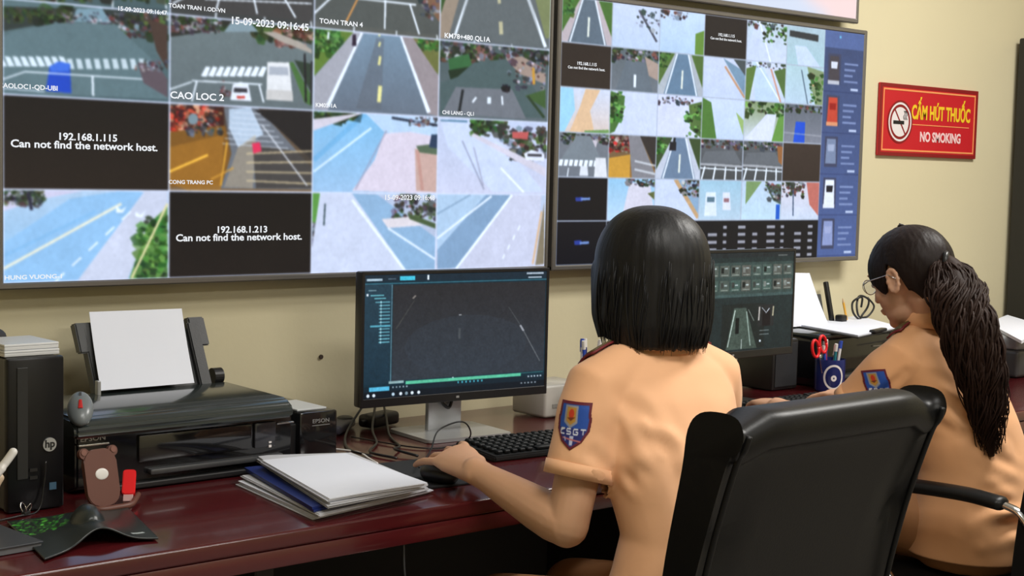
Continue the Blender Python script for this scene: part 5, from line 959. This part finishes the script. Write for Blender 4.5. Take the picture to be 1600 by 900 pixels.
def person(label, J, shirt_secs, shirt_mat, skin_mat, creases, shifts, name='person'):
    root = thing(name, label, 'person', (0, 0, 0)); root.location = (J['hip'][0], J['hip'][1], 0); off = V((J['hip'][0], J['hip'][1], 0))
    # ---- body, one continuous surface
    bm = BM(); Mh = Matrix.Translation(V(J['head'])) @ Matrix.Rotation(J['yaw'], 4, 'Z') @ Matrix.Rotation(-J['pitch'], 4, 'X') @ Matrix.Rotation(J.get('roll', 0), 4, 'Y')
    head_bm(bm, Mh)
    tube(bm, [V(J['neck']) + V((0, -.005, -.03)), lerp(J['neck'], Mh @ V((0, -.028, -.06)), .5), Mh @ V((0, -.028, -.05))], [.056, .047, .048], 20, round_ends=True)
    rings_solid(bm, [(c, a - .022, b - .022, y) for c, a, b, y in shirt_secs[:-1]] , 32)
    for s in ('L', 'R'):
        sh, el, wr, kn = J['sh' + s], J['el' + s], J['wr' + s], J['kn' + s]
        tube(bm, [lerp(J['neck'], sh, .35), V(sh) + V((0, 0, .0)), lerp(sh, el, .25), lerp(sh, el, .6), lerp(sh, el, .9), V(el)], [.045, .045, .046, .042, .040, .040], 18, round_ends=True)
        tube(bm, [lerp(sh, el, .95), V(el), lerp(el, wr, .12), lerp(el, wr, .3), lerp(el, wr, .6), lerp(el, wr, .88), V(wr)], [.038, .041, .043, .041, .034, .0265, (.027)], 18, round_ends=True)
        hand_bm(bm, wr, kn, J['up' + s], J['side' + s], **J.get('hand' + s, {}))
        hp = V(J['hip' + s]); kne = V(J['knee' + s]); an = V(J['ank' + s])
        tube(bm, [hp, lerp(hp, kne, .5), kne], [.078, .070, .054], 18, round_ends=True); tube(bm, [kne, lerp(kne, an, .35), an], [.052, .050, .034], 18, round_ends=True)
    me = fuse(bm, .0034, 5, .5); me.transform(Matrix.Translation(-off)); body = obj('body', me, skin_mat, root, True)
    # ---- eyes
    for s in (-1, 1):
        bm = BM(); ellip(bm, (0, 0, 0), (.0115,) * 3, Matrix.Translation(-off) @ Mh @ Matrix.Translation((s * .030, .0735, -.004))); e_ = obj('eye', bm, mat('eye white', (0.7, 0.68, 0.65), 0.2), root, True)
        bm = BM(); ellip(bm, (0, 0, 0), (.0055, .002, .0055), Matrix.Translation(-off) @ Mh @ Matrix.Translation((s * .030, .0842, -.005))); obj('iris', bm, blk, e_, True)
    # ---- trousers
    bm = BM(); c0 = shirt_secs[0][0]
    rings_solid(bm, [((c0[0], c0[1], .475), .155, .115, 0), ((c0[0], c0[1], .52), .168, .130, 0), ((c0[0], c0[1], .60), .155, .112, 0), ((c0[0], c0[1], .68), .125, .092, 0)], 32)
    for s in ('L', 'R'):
        hp = V(J['hip' + s]); kne = V(J['knee' + s]); an = V(J['ank' + s])
        tube(bm, [hp, lerp(hp, kne, .4), lerp(hp, kne, .8), kne], [.084, .084, .072, .066], 20, round_ends=True); tube(bm, [kne, lerp(kne, an, .3), lerp(kne, an, .96)], [.066, .064, .055], 20)
    me = fuse(bm, .009, 6, .5); me.transform(Matrix.Translation(-off)); obj('trousers', me, trous, root, True)
    for s in ('L', 'R'):
        an = V(J['ank' + s]) - off; bm = BM(); tube(bm, [(an.x, an.y - .045, .04), (an.x, an.y + .03, .045), (an.x, an.y + .10, .032), (an.x, an.y + .16, .026)], [(.034, .036), (.038, .040), (.040, .028), (.030, .020)], 18, ref=(1, 0, 0), round_ends=True)
        for v in bm.verts: v.co.z = max(v.co.z, .002)
        obj('shoe', bm, shoe_m, root, True)
    # ---- shirt
    bm = BM(); rings_solid(bm, shirt_secs, 40)
    hems = []
    for s in ('L', 'R'):
        sh, el = V(J['sh' + s]), V(J['el' + s]); nk = V(J['neck']); f = J.get('sleeve', .66); hem = lerp(sh, el, f); ax = (el - sh).normalized()
        tube(bm, [lerp(nk, sh, .18) + V((0, 0, -.028)), lerp(nk, sh, .6) + V((0, 0, -.006)), sh + V((0, 0, -.002)), lerp(sh, el, .18), lerp(sh, el, .4), hem, hem + ax * .03], [.052, .056, .059, .0625, .0625, .0615, .0615], 26)
        hems.append((hem, ax))
    me = fuse(bm, .0062, 7, .5); bm = BM(); bm.from_mesh(me)
    def on_torso(p):
        for (c, a, b, _), (c2, a2, b2, _) in zip(shirt_secs, shirt_secs[1:]):
            if c[2] <= p.z <= c2[2]:
                t = (p.z - c[2]) / (c2[2] - c[2]); cx, cy, A, B = [x + (y - x) * t for x, y in ((c[0], c2[0]), (c[1], c2[1]), (a, a2), (b, b2))]
                return (abs(p.x - cx) / (A + .012)) ** 2.3 + (abs(p.y - cy) / (B + .012)) ** 2.3 < 1
        return False
    for hem, ax in hems:
        g = [v for v in bm.verts if (v.co - hem).length < .125 and abs((v.co - hem).dot(ax)) < .06]
        gs = set(g); ge = [e for e in bm.edges if e.verts[0] in gs and e.verts[1] in gs]; gf = [f_ for f_ in bm.faces if all(v in gs for v in f_.verts)]
        perp = lambda v: ((v.co - hem) - ax * (v.co - hem).dot(ax)).length
        bmesh.ops.bisect_plane(bm, geom=g + ge + gf, plane_co=hem, plane_no=ax)
        dl = [v for v in bm.verts if (v.co - hem).dot(ax) > 1e-5 and perp(v) < .080 and (v.co - hem).dot(ax) < .07 and not on_torso(v.co)]
        bmesh.ops.delete(bm, geom=dl, context='VERTS')
    zb = shirt_secs[0][0][2]
    bmesh.ops.bisect_plane(bm, geom=bm.verts[:] + bm.edges[:] + bm.faces[:], plane_co=(0, 0, zb + .008), plane_no=(0, 0, -1), clear_outer=True)
    bm.to_mesh(me); bm.free()
    crease(me, creases)
    co = vcoords(me); no = vnormals(me); d = np.array([mnoise.fractal(V(c) * 9.0, 1.0, 2.0, 2) for c in co]) * .0022 + np.array([mnoise.noise(V((c[0] * 6, c[1] * 6, c[2] * 16 + 4))) for c in co]) * .0022
    setco(me, co + no * d[:, None] - np.array(off))
    sh_o = obj('shirt', me, shirt_mat, root, True); so = sh_o.modifiers.new('cloth', 'SOLIDIFY'); so.thickness = .003; so.offset = -1
    # sleeve hem bands
    for hem, ax in hems:
        bm = BM(); n = 40; a0 = ax.orthogonal().normalized(); b0 = ax.cross(a0)
        bvh = BVHTree.FromPolygons([v.co for v in me.vertices], [p.vertices for p in me.polygons]); rr_ = []
        for z in (-.026, -.0005):
            row = []
            for k in range(n):
                dv = a0 * math.cos(2 * PI * k / n) + b0 * math.sin(2 * PI * k / n); o_ = hem - off + ax * z; h = bvh.ray_cast(o_ + dv * .10, -dv, .10); row.append((h[0] + dv * .0016) if h[0] is not None and (h[0] - o_).length > .045 else o_ + dv * .063)
            for _ in range(3): row = [(row[k - 1] + row[k] * 2 + row[(k + 1) % n]) / 4 for k in range(n)]
            rr_.append([bm.verts.new(p) for p in row])
        for k in range(n): bm.faces.new((rr_[0][k], rr_[0][(k + 1) % n], rr_[1][(k + 1) % n], rr_[1][k]))
        hb = obj('sleeve_hem', bm, shirt_mat, sh_o, True); so = hb.modifiers.new('cloth', 'SOLIDIFY'); so.thickness = .0015; so.offset = 1
    # collar
    bm = BM(); n = 36; rows = []; nk = V(J['neck']) - off; hd = (V(J['head']) - V(J['neck'])).normalized()
    for z, rad in ((-.012, .070), (.012, .063), (.054, .058), (.056, .061), (.022, .072), (-.002, .082)):
        row = []
        for k in range(n):
            a = -PI / 2 + (k / (n - 1) - .5) * 2 * PI * .90; row.append(bm.verts.new(nk + V((rad * math.cos(a), rad * math.sin(a) * .95 - .004, z - (.012 + .016 * (z > .03)) * (math.sin(a) + 1) * .5 + .006 * (z > .03))) + hd * (z * .5) - V((0, 0, z * .5 * hd.z))))
        rows.append(row)
    for a, b in zip(rows, rows[1:]):
        for k in range(n - 1): bm.faces.new((a[k], a[k + 1], b[k + 1], b[k]))
    cl = obj('collar', bm, shirt_mat, sh_o, True); so = cl.modifiers.new('cloth', 'SOLIDIFY'); so.thickness = .002
    # shoulder boards
    for s in ('L', 'R'):
        sh = V(J['sh' + s]); nk = V(J['neck']); a = lerp(nk, sh, .34); b = lerp(nk, sh, 1.0); bvh = BVHTree.FromPolygons([v.co for v in sh_o.data.vertices], [p.vertices for p in sh_o.data.polygons])
        def pt(u, v_):
            p = lerp(a, b, u) + V((0, (v_ - .5) * .038 + .026, .15)) - off; h = bvh.ray_cast(p, V((0, 0, -1)), .3); return (h[0] if h[0] is not None else p - V((0, 0, .13))) + V((0, 0, .004))
        for nm, m_, u0, u1, v0, v1, zo in (('shoulder_board', mat('dark red braid', (0.16, 0.012, 0.018), 0.55), 0, 1, 0, 1, 0), ('shoulder_board_field', mat('olive gold braid', (0.10, 0.07, 0.02), 0.5), .05, .95, .12, .88, .0025)):
            bm = BM(); g = [[bm.verts.new(pt(u0 + (u1 - u0) * i / 8, v0 + (v1 - v0) * j / 4) + V((0, 0, zo))) for j in range(5)] for i in range(9)]
            for i in range(8):
                for j in range(4): bm.faces.new((g[i][j], g[i + 1][j], g[i + 1][j + 1], g[i][j + 1]))
            o_ = obj(nm, bm, m_, sh_o, True); so = o_.modifiers.new('t', 'SOLIDIFY'); so.thickness = .004; so.offset = 1
    return root, sh_o, Mh, off

# ---- the short haired person
J1 = dict(head=(-.622, -.975, 1.195), yaw=0.05, pitch=math.radians(6), neck=(-.615, -1.005, 1.058), hip=(-.635, -1.12, .56),
    shL=(-.775, -1.0, .985), elL=(-.842, -1.005, .738), wrL=(-.868, -.772, .803), knL=(-.848, -.668, .817), upL=(-.42, -.20, .88), sideL=(1, 0, 0), handL=dict(curls=(.42, .36, .30, .16), spread=.22, sc=1.14, thumb=(.85, 0)),
    shR=(-.452, -1.0, .985), elR=(-.395, -.945, .755), wrR=(-.385, -.715, .800), knR=(-.400, -.625, .802), upR=(0, 0, 1), sideR=(-1, 0, 0),
    hipL=(-.715, -1.10, .535), hipR=(-.555, -1.10, .535), kneeL=(-.735, -.70, .50), kneeR=(-.53, -.70, .50), ankL=(-.745, -.62, .10), ankR=(-.53, -.64, .10))
S1 = [((-.640, -1.125, .575), .178, .135, 0), ((-.640, -1.125, .64), .165, .122, 0), ((-.638, -1.115, .72), .137, .104, 0), ((-.632, -1.080, .80), .143, .108, 0), ((-.622, -1.035, .89), .165, .112, 0), ((-.615, -1.008, .96), .172, .108, 0), ((-.613, -.998, 1.01), .150, .090, 0), ((-.613, -.998, 1.04), .105, .072, 0), ((-.614, -1.000, 1.062), .066, .060, 0)]
cr1 = []
r_ = random.Random(11)
# sleeve folds, armpit folds, long back folds
cr1 += [((-.80, -1.10, .93), (-.70, -1.13, .88), .012, -.006), ((-.81, -1.09, .90), (-.71, -1.13, .83), .011, .005), ((-.83, -1.06, .88), (-.74, -1.12, .80), .010, -.005), ((-.86, -1.04, .87), (-.80, -1.08, .82), .010, .004), ((-.72, -1.14, .88), (-.70, -1.20, .66), .016, -.006), ((-.66, -1.17, .86), (-.62, -1.24, .62), .018, .005), ((-.70, -1.16, .80), (-.60, -1.22, .70), .012, -.005), ((-.70, -1.17, .75), (-.61, -1.23, .66), .012, .005), ((-.72, -1.12, .94), (-.66, -1.15, .80), .014, .004), ((-.74, -1.19, .64), (-.66, -1.25, .70), .012, .004), ((-.79, -1.07, 1.0), (-.73, -1.09, .93), .014, -.005), ((-.54, -1.14, .92), (-.50, -1.17, .76), .016, -.005), ((-.76, -1.06, .96), (-.73, -1.13, .84), .009, -.006)]
p1, sh1, Mh1, off1 = person('person with a straight black bob and orange shirt, seated with a hand on a mouse', J1, S1, shirtm, skin, cr1, None)
shield(p1, sh1, V((-.845, -1.02, .925)) - off1, (.48, -.88, 0), (.25, .10, 1), (-.88, -.48, 0), .066, .094)
# bob
hair1 = mat('straight black hair', (0.007, 0.007, 0.008), 0.46, bump=0.5, bscale=110, stretch=(1, 1, .04), spec=0.35, bdist=0.002)
bm = BM(); NP, NT = 220, 44; rows = []
for j in range(NT + 1):
    row = []
    for i in range(NP):
        phi = 2 * PI * i / NP; fr_ = abs(((phi + PI) % (2 * PI)) - PI)   # 0 at the face
        k = min(1, max(0, (fr_ - .72) / .25)); k = k * k * (3 - 2 * k); jag = .004 * mnoise.noise(V((phi * 14, 0, 3))) + .003 * mnoise.noise(V((phi * 40, 2, 3)))
        zb_ = -.012 * (1 - k) + (-.140 + .016 * math.exp(-((fr_ - 1.2) / .4) ** 2)) * k + jag * (j / NT)
        t = j / NT
        if t < .45:
            th = t / .45 * PI / 2; rad = math.sin(th) ** .86; z = .018 + (.106) * math.cos(th)
        else:
            u = (t - .45) / .55; rad = 1 + .055 * math.sin(u * PI * .75) - .13 * max(0, u - .72) / .28 * .8; z = .018 + (zb_ - .018) * u
        z = max(z, zb_) if t < .45 else z
        strand = 1 + (.010 * mnoise.noise(V((phi * 9, z * 3, 1))) + .006 * mnoise.noise(V((phi * 26, z * 2, 5)))) * min(1, t * 3)
        row.append(bm.verts.new((.1035 * rad * strand * math.sin(phi), .114 * rad * strand * math.cos(phi) - .012, z)))
    rows.append(row)
for a, b in zip(rows, rows[1:]):
    for i in range(NP): bm.faces.new((a[i], a[(i + 1) % NP], b[(i + 1) % NP], b[i]))
bmesh.ops.remove_doubles(bm, verts=bm.verts[:], dist=1e-5)
bm.transform(Matrix.Translation(-off1) @ Mh1 @ Matrix.Rotation(math.radians(6), 4, 'X'))
hr = obj('hair', bm, hair1, p1, True); so = hr.modifiers.new('t', 'SOLIDIFY'); so.thickness = .014; so.offset = -1
bm = BM(); rr_ = random.Random(4)
for _ in range(110):
    phi = PI + rr_.uniform(-1.9, 1.9); pts = []; l0 = rr_.uniform(-.05, .03); rad0 = rr_.uniform(1.0, 1.035); e = rr_.uniform(-.150, -.136)
    for k in range(7):
        u = k / 6; z = l0 + (e - l0) * u; rd = rad0 * (1.04 - .09 * max(0, u - .6) / .4); p_ = phi + .05 * math.sin(u * 3 + l0 * 50); pts.append(V((.1035 * rd * math.sin(p_), .114 * rd * math.cos(p_) - .012, z)))
    tube(bm, pts, [(.0004, .0004), (.0016, .0009), (.0024, .0012), (.0026, .0013), (.0024, .0012), (.0016, .001), (.0004, .0003)], 6)
bm.transform(Matrix.Translation(-off1) @ Mh1 @ Matrix.Rotation(math.radians(6), 4, 'X')); obj('hair_strands', bm, hair1, hr, True)

# ---- the ponytailed person
J2 = dict(head=(.338, -.905, 1.158), yaw=-0.03, pitch=math.radians(20), neck=(.386, -.942, 1.042), hip=(.47, -1.05, .56),
    shL=(.272, -.945, .962), elL=(.232, -.795, .785), wrL=(.30, -.56, .795), knL=(.345, -.482, .795), upL=(0, 0, 1), sideL=(1, 0, 0),
    shR=(.545, -.955, .965), elR=(.64, -.80, .79), wrR=(.64, -.565, .795), knR=(.63, -.475, .795), upR=(0, 0, 1), sideR=(-1, 0, 0), sleeve=.72,
    hipL=(.38, -1.02, .565), hipR=(.56, -1.02, .565), kneeL=(.37, -.62, .55), kneeR=(.57, -.62, .55), ankL=(.37, -.55, .10), ankR=(.57, -.55, .10))
S2 = [((.472, -1.045, .50), .185, .150, 0), ((.472, -1.05, .57), .186, .148, 0), ((.47, -1.05, .64), .170, .132, 0), ((.462, -1.04, .70), .155, .118, 0), ((.445, -1.01, .79), .150, .112, 0), ((.420, -.975, .88), .160, .112, 0), ((.402, -.952, .95), .158, .104, 0), ((.394, -.945, .995), .135, .085, 0), ((.390, -.943, 1.02), .10, .07, 0), ((.388, -.943, 1.04), .064, .058, 0)]
cr2 = [((.30, -1.12, .60), (.44, -1.22, .665), .016, .010), ((.36, -1.17, .59), (.56, -1.20, .61), .016, -.009), ((.30, -1.13, .70), (.40, -1.17, .64), .014, -.008), ((.52, -1.19, .68), (.64, -1.10, .73), .014, .008), ((.34, -1.10, .82), (.44, -1.14, .77), .014, .007), ((.25, -1.03, .89), (.33, -1.10, .80), .012, .007), ((.23, -.98, .94), (.20, -.88, .84), .009, -.007), ((.22, -1.02, .92), (.32, -1.08, .86), .012, -.006), ((.22, -.99, .88), (.32, -1.07, .82), .011, .005), ((.30, -1.06, .92), (.33, -1.12, .74), .014, -.005), ((.31, -1.13, .66), (.45, -1.20, .68), .012, .007), ((.30, -1.14, .61), (.47, -1.21, .60), .013, -.007), ((.32, -1.14, .55), (.50, -1.21, .585), .012, .006), ((.47, -1.20, .64), (.63, -1.14, .67), .012, .006), ((.36, -1.13, .76), (.46, -1.16, .72), .012, -.005), ((.24, -.93, .93), (.20, -.84, .86), .010, .005), ((.26, -.98, .95), (.24, -.88, .86), .010, -.005)]
p2_, sh2, Mh2, off2 = person('person with glasses and a long wavy brown ponytail, seated in an orange uniform shirt', J2, S2, shirt2, skin2, cr2, None)
shield(p2_, sh2, V((.240, -.905, .896)) - off2, (.35, -.75, .1), (.1, .45, .9), (-.85, -.52, .2), .062, .084)
hair2 = mat('dark brown hair', (0.012, 0.007, 0.006), 0.50, bump=0.5, bscale=90, stretch=(1, 1, .15), spec=0.18, bdist=0.003)
hair3 = mat('wavy brown hair', (0.021, 0.0095, 0.006), 0.62, bump=0.4, bscale=120, var=.6, vscale=14, spec=0.18, bdist=0.003)
bm = BM(); rows = []; NP, NT = 160, 34
def edge_ang(fr):   # fr: 0 front .. pi back
    pts = [(0, 64), (.45, 74), (.80, 104), (1.10, 122), (1.32, 108), (1.50, 84), (1.70, 92), (1.86, 128), (2.3, 150), (PI, 154)]
    for (a, x), (b, y) in zip(pts, pts[1:]):
        if fr <= b: t = (fr - a) / (b - a); t = t * t * (3 - 2 * t); return math.radians(x + (y - x) * t)
    return math.radians(138)
for j in range(NT + 1):
    row = []
    for i in range(NP):
        phi = 2 * PI * i / NP; fr_ = abs(((phi + PI) % (2 * PI)) - PI); th = edge_ang(fr_) * j / NT; s_ = 1 + .010 * mnoise.noise(V((phi * 8, th * 2, 2))) + .012 * mnoise.noise(V((math.sin(phi) * 22, 1, math.cos(th) * 22)))
        row.append(bm.verts.new((.0845 * s_ * math.sin(th) * math.sin(phi), .108 * s_ * math.sin(th) * math.cos(phi) - .012, .012 + .100 * s_ * math.cos(th))))
    rows.append(row)
for a, b in zip(rows, rows[1:]):
    for i in range(NP): bm.faces.new((a[i], a[(i + 1) % NP], b[(i + 1) % NP], b[i]))
bmesh.ops.remove_doubles(bm, verts=bm.verts[:], dist=1e-5); bm.transform(Matrix.Translation(-off2) @ Mh2)
hr2 = obj('hair', bm, hair2, p2_, True); so = hr2.modifiers.new('t', 'SOLIDIFY'); so.thickness = .009; so.offset = -1
tie = atD(1478, 409, 3.44); 
path = [atD(1462, 404, 3.47), tie, atD(1488, 430, 3.43), atD(1496, 462, 3.395), atD(1511, 510, 3.37), atD(1529, 575, 3.37), atD(1543, 645, 3.39), atD(1549, 712, 3.42)]
cp = catmull(path, 10); n_ = len(cp) - 1
def prad(u):
    pts = [(0, .018), (.12, .021), (.22, .042), (.36, .053), (.55, .055), (.72, .048), (.86, .032), (1, .010)]
    for (a, x), (b, y) in zip(pts, pts[1:]):
        if u <= b: return x + (y - x) * (u - a) / (b - a)
    return .01
bm = BM(); tube(bm, [p - off2 for p in cp], [prad(k / n_) * .72 for k in range(n_ + 1)], 20); pt_ = obj('ponytail', bm, hair3, hr2, True)
bm = BM(); rr_ = random.Random(9); vr = V(RM[0]); vd = V(RM[2])
for q in range(620):
    a = rr_.uniform(0, 2 * PI); rd = rr_.uniform(.62, 1.10); ph_ = rr_.uniform(0, 6.3); wl = rr_.uniform(5, 7.5); am = rr_.uniform(.006, .018); e = rr_.uniform(.72, 1.0); s0 = rr_.uniform(.0, .35); pts = []; rads = []
    for k in range(26):
        u = s0 + (e - s0) * k / 25; f = u * n_; i0 = min(int(f), n_ - 1); c = cp[i0].lerp(cp[i0 + 1], f - i0); R__ = prad(u); w__ = am * min(1, u * 2)
        aa = a + .5 * math.sin(u * wl + ph_); pts.append(c - off2 + vr * (R__ * rd * math.cos(aa) + w__ * math.sin(u * wl * 3.2 + ph_)) + vd * (R__ * rd * math.sin(aa) * .75 + w__ * math.cos(u * wl * 3.2 + ph_)) + V((0, 0, 0)))
        tt = k / 25; rads.append((.0033 * math.sin(PI * min(.97, .08 + tt * .9)) ** .6, .0022 * math.sin(PI * min(.97, .08 + tt * .9)) ** .6))
    tube(bm, pts, rads, 6)
obj('ponytail_locks', bm, hair3, pt_, True)
bm = BM(); tube(bm, [tie - off2 + V((math.cos(a) * .019 * .8, math.cos(a) * .008, math.sin(a) * .019)) for a in [2 * PI * k / 16 for k in range(17)]], .007, 8, ref=(0, 1, 0)); obj('hair_tie', bm, blackp, hr2, True)
# glasses
gm = mat('clear spectacle lens', (0.9, 0.92, 0.95), 0.02, trans=1.0); gf_ = mat('silver spectacle wire', (0.6, 0.6, 0.6), 0.25, metal=1.0)
gp_ = bpy.data.objects.new('glasses', None); COL.objects.link(gp_); gp_.parent = p2_
MG = Matrix.Translation(-off2) @ Mh2
for s in (-1, 1):
    bm = BM(); tube(bm, [MG @ V((s * .031 + .023 * math.cos(a), .096 - .35 * (.023 * math.cos(a) * s) ** 2 * 20, -.006 + .018 * math.sin(a))) for a in [2 * PI * k / 28 for k in range(29)]], .0011, 6); obj('lens_rim', bm, gf_, gp_, True)
    bm = BM(); a_ = [bm.verts.new(MG @ V((s * .031 + .0225 * math.cos(2 * PI * k / 28), .096, -.006 + .0175 * math.sin(2 * PI * k / 28)))) for k in range(28)]; b_ = [bm.verts.new(MG @ V((s * .031 + .0225 * math.cos(2 * PI * k / 28), .0975, -.006 + .0175 * math.sin(2 * PI * k / 28)))) for k in range(28)]
    bm.faces.new(a_); bm.faces.new(b_[::-1]); [bm.faces.new((a_[k], a_[(k + 1) % 28], b_[(k + 1) % 28], b_[k])) for k in range(28)]; obj('lens', bm, gm, gp_)
    bm = BM(); tube(bm, [MG @ V((s * .054, .093, .0)), MG @ V((s * .078, .060, .0)), MG @ V((s * .085, -.004, -.002)), MG @ V((s * .084, -.022, -.016))], .0012, 6); obj('temple_arm', bm, gf_, gp_, True)
bm = BM(); tube(bm, [MG @ V((-.009, .096, -.002)), MG @ V((0, .099, .001)), MG @ V((.009, .096, -.002))], .0011, 6); obj('nose_bridge', bm, gf_, gp_, True)
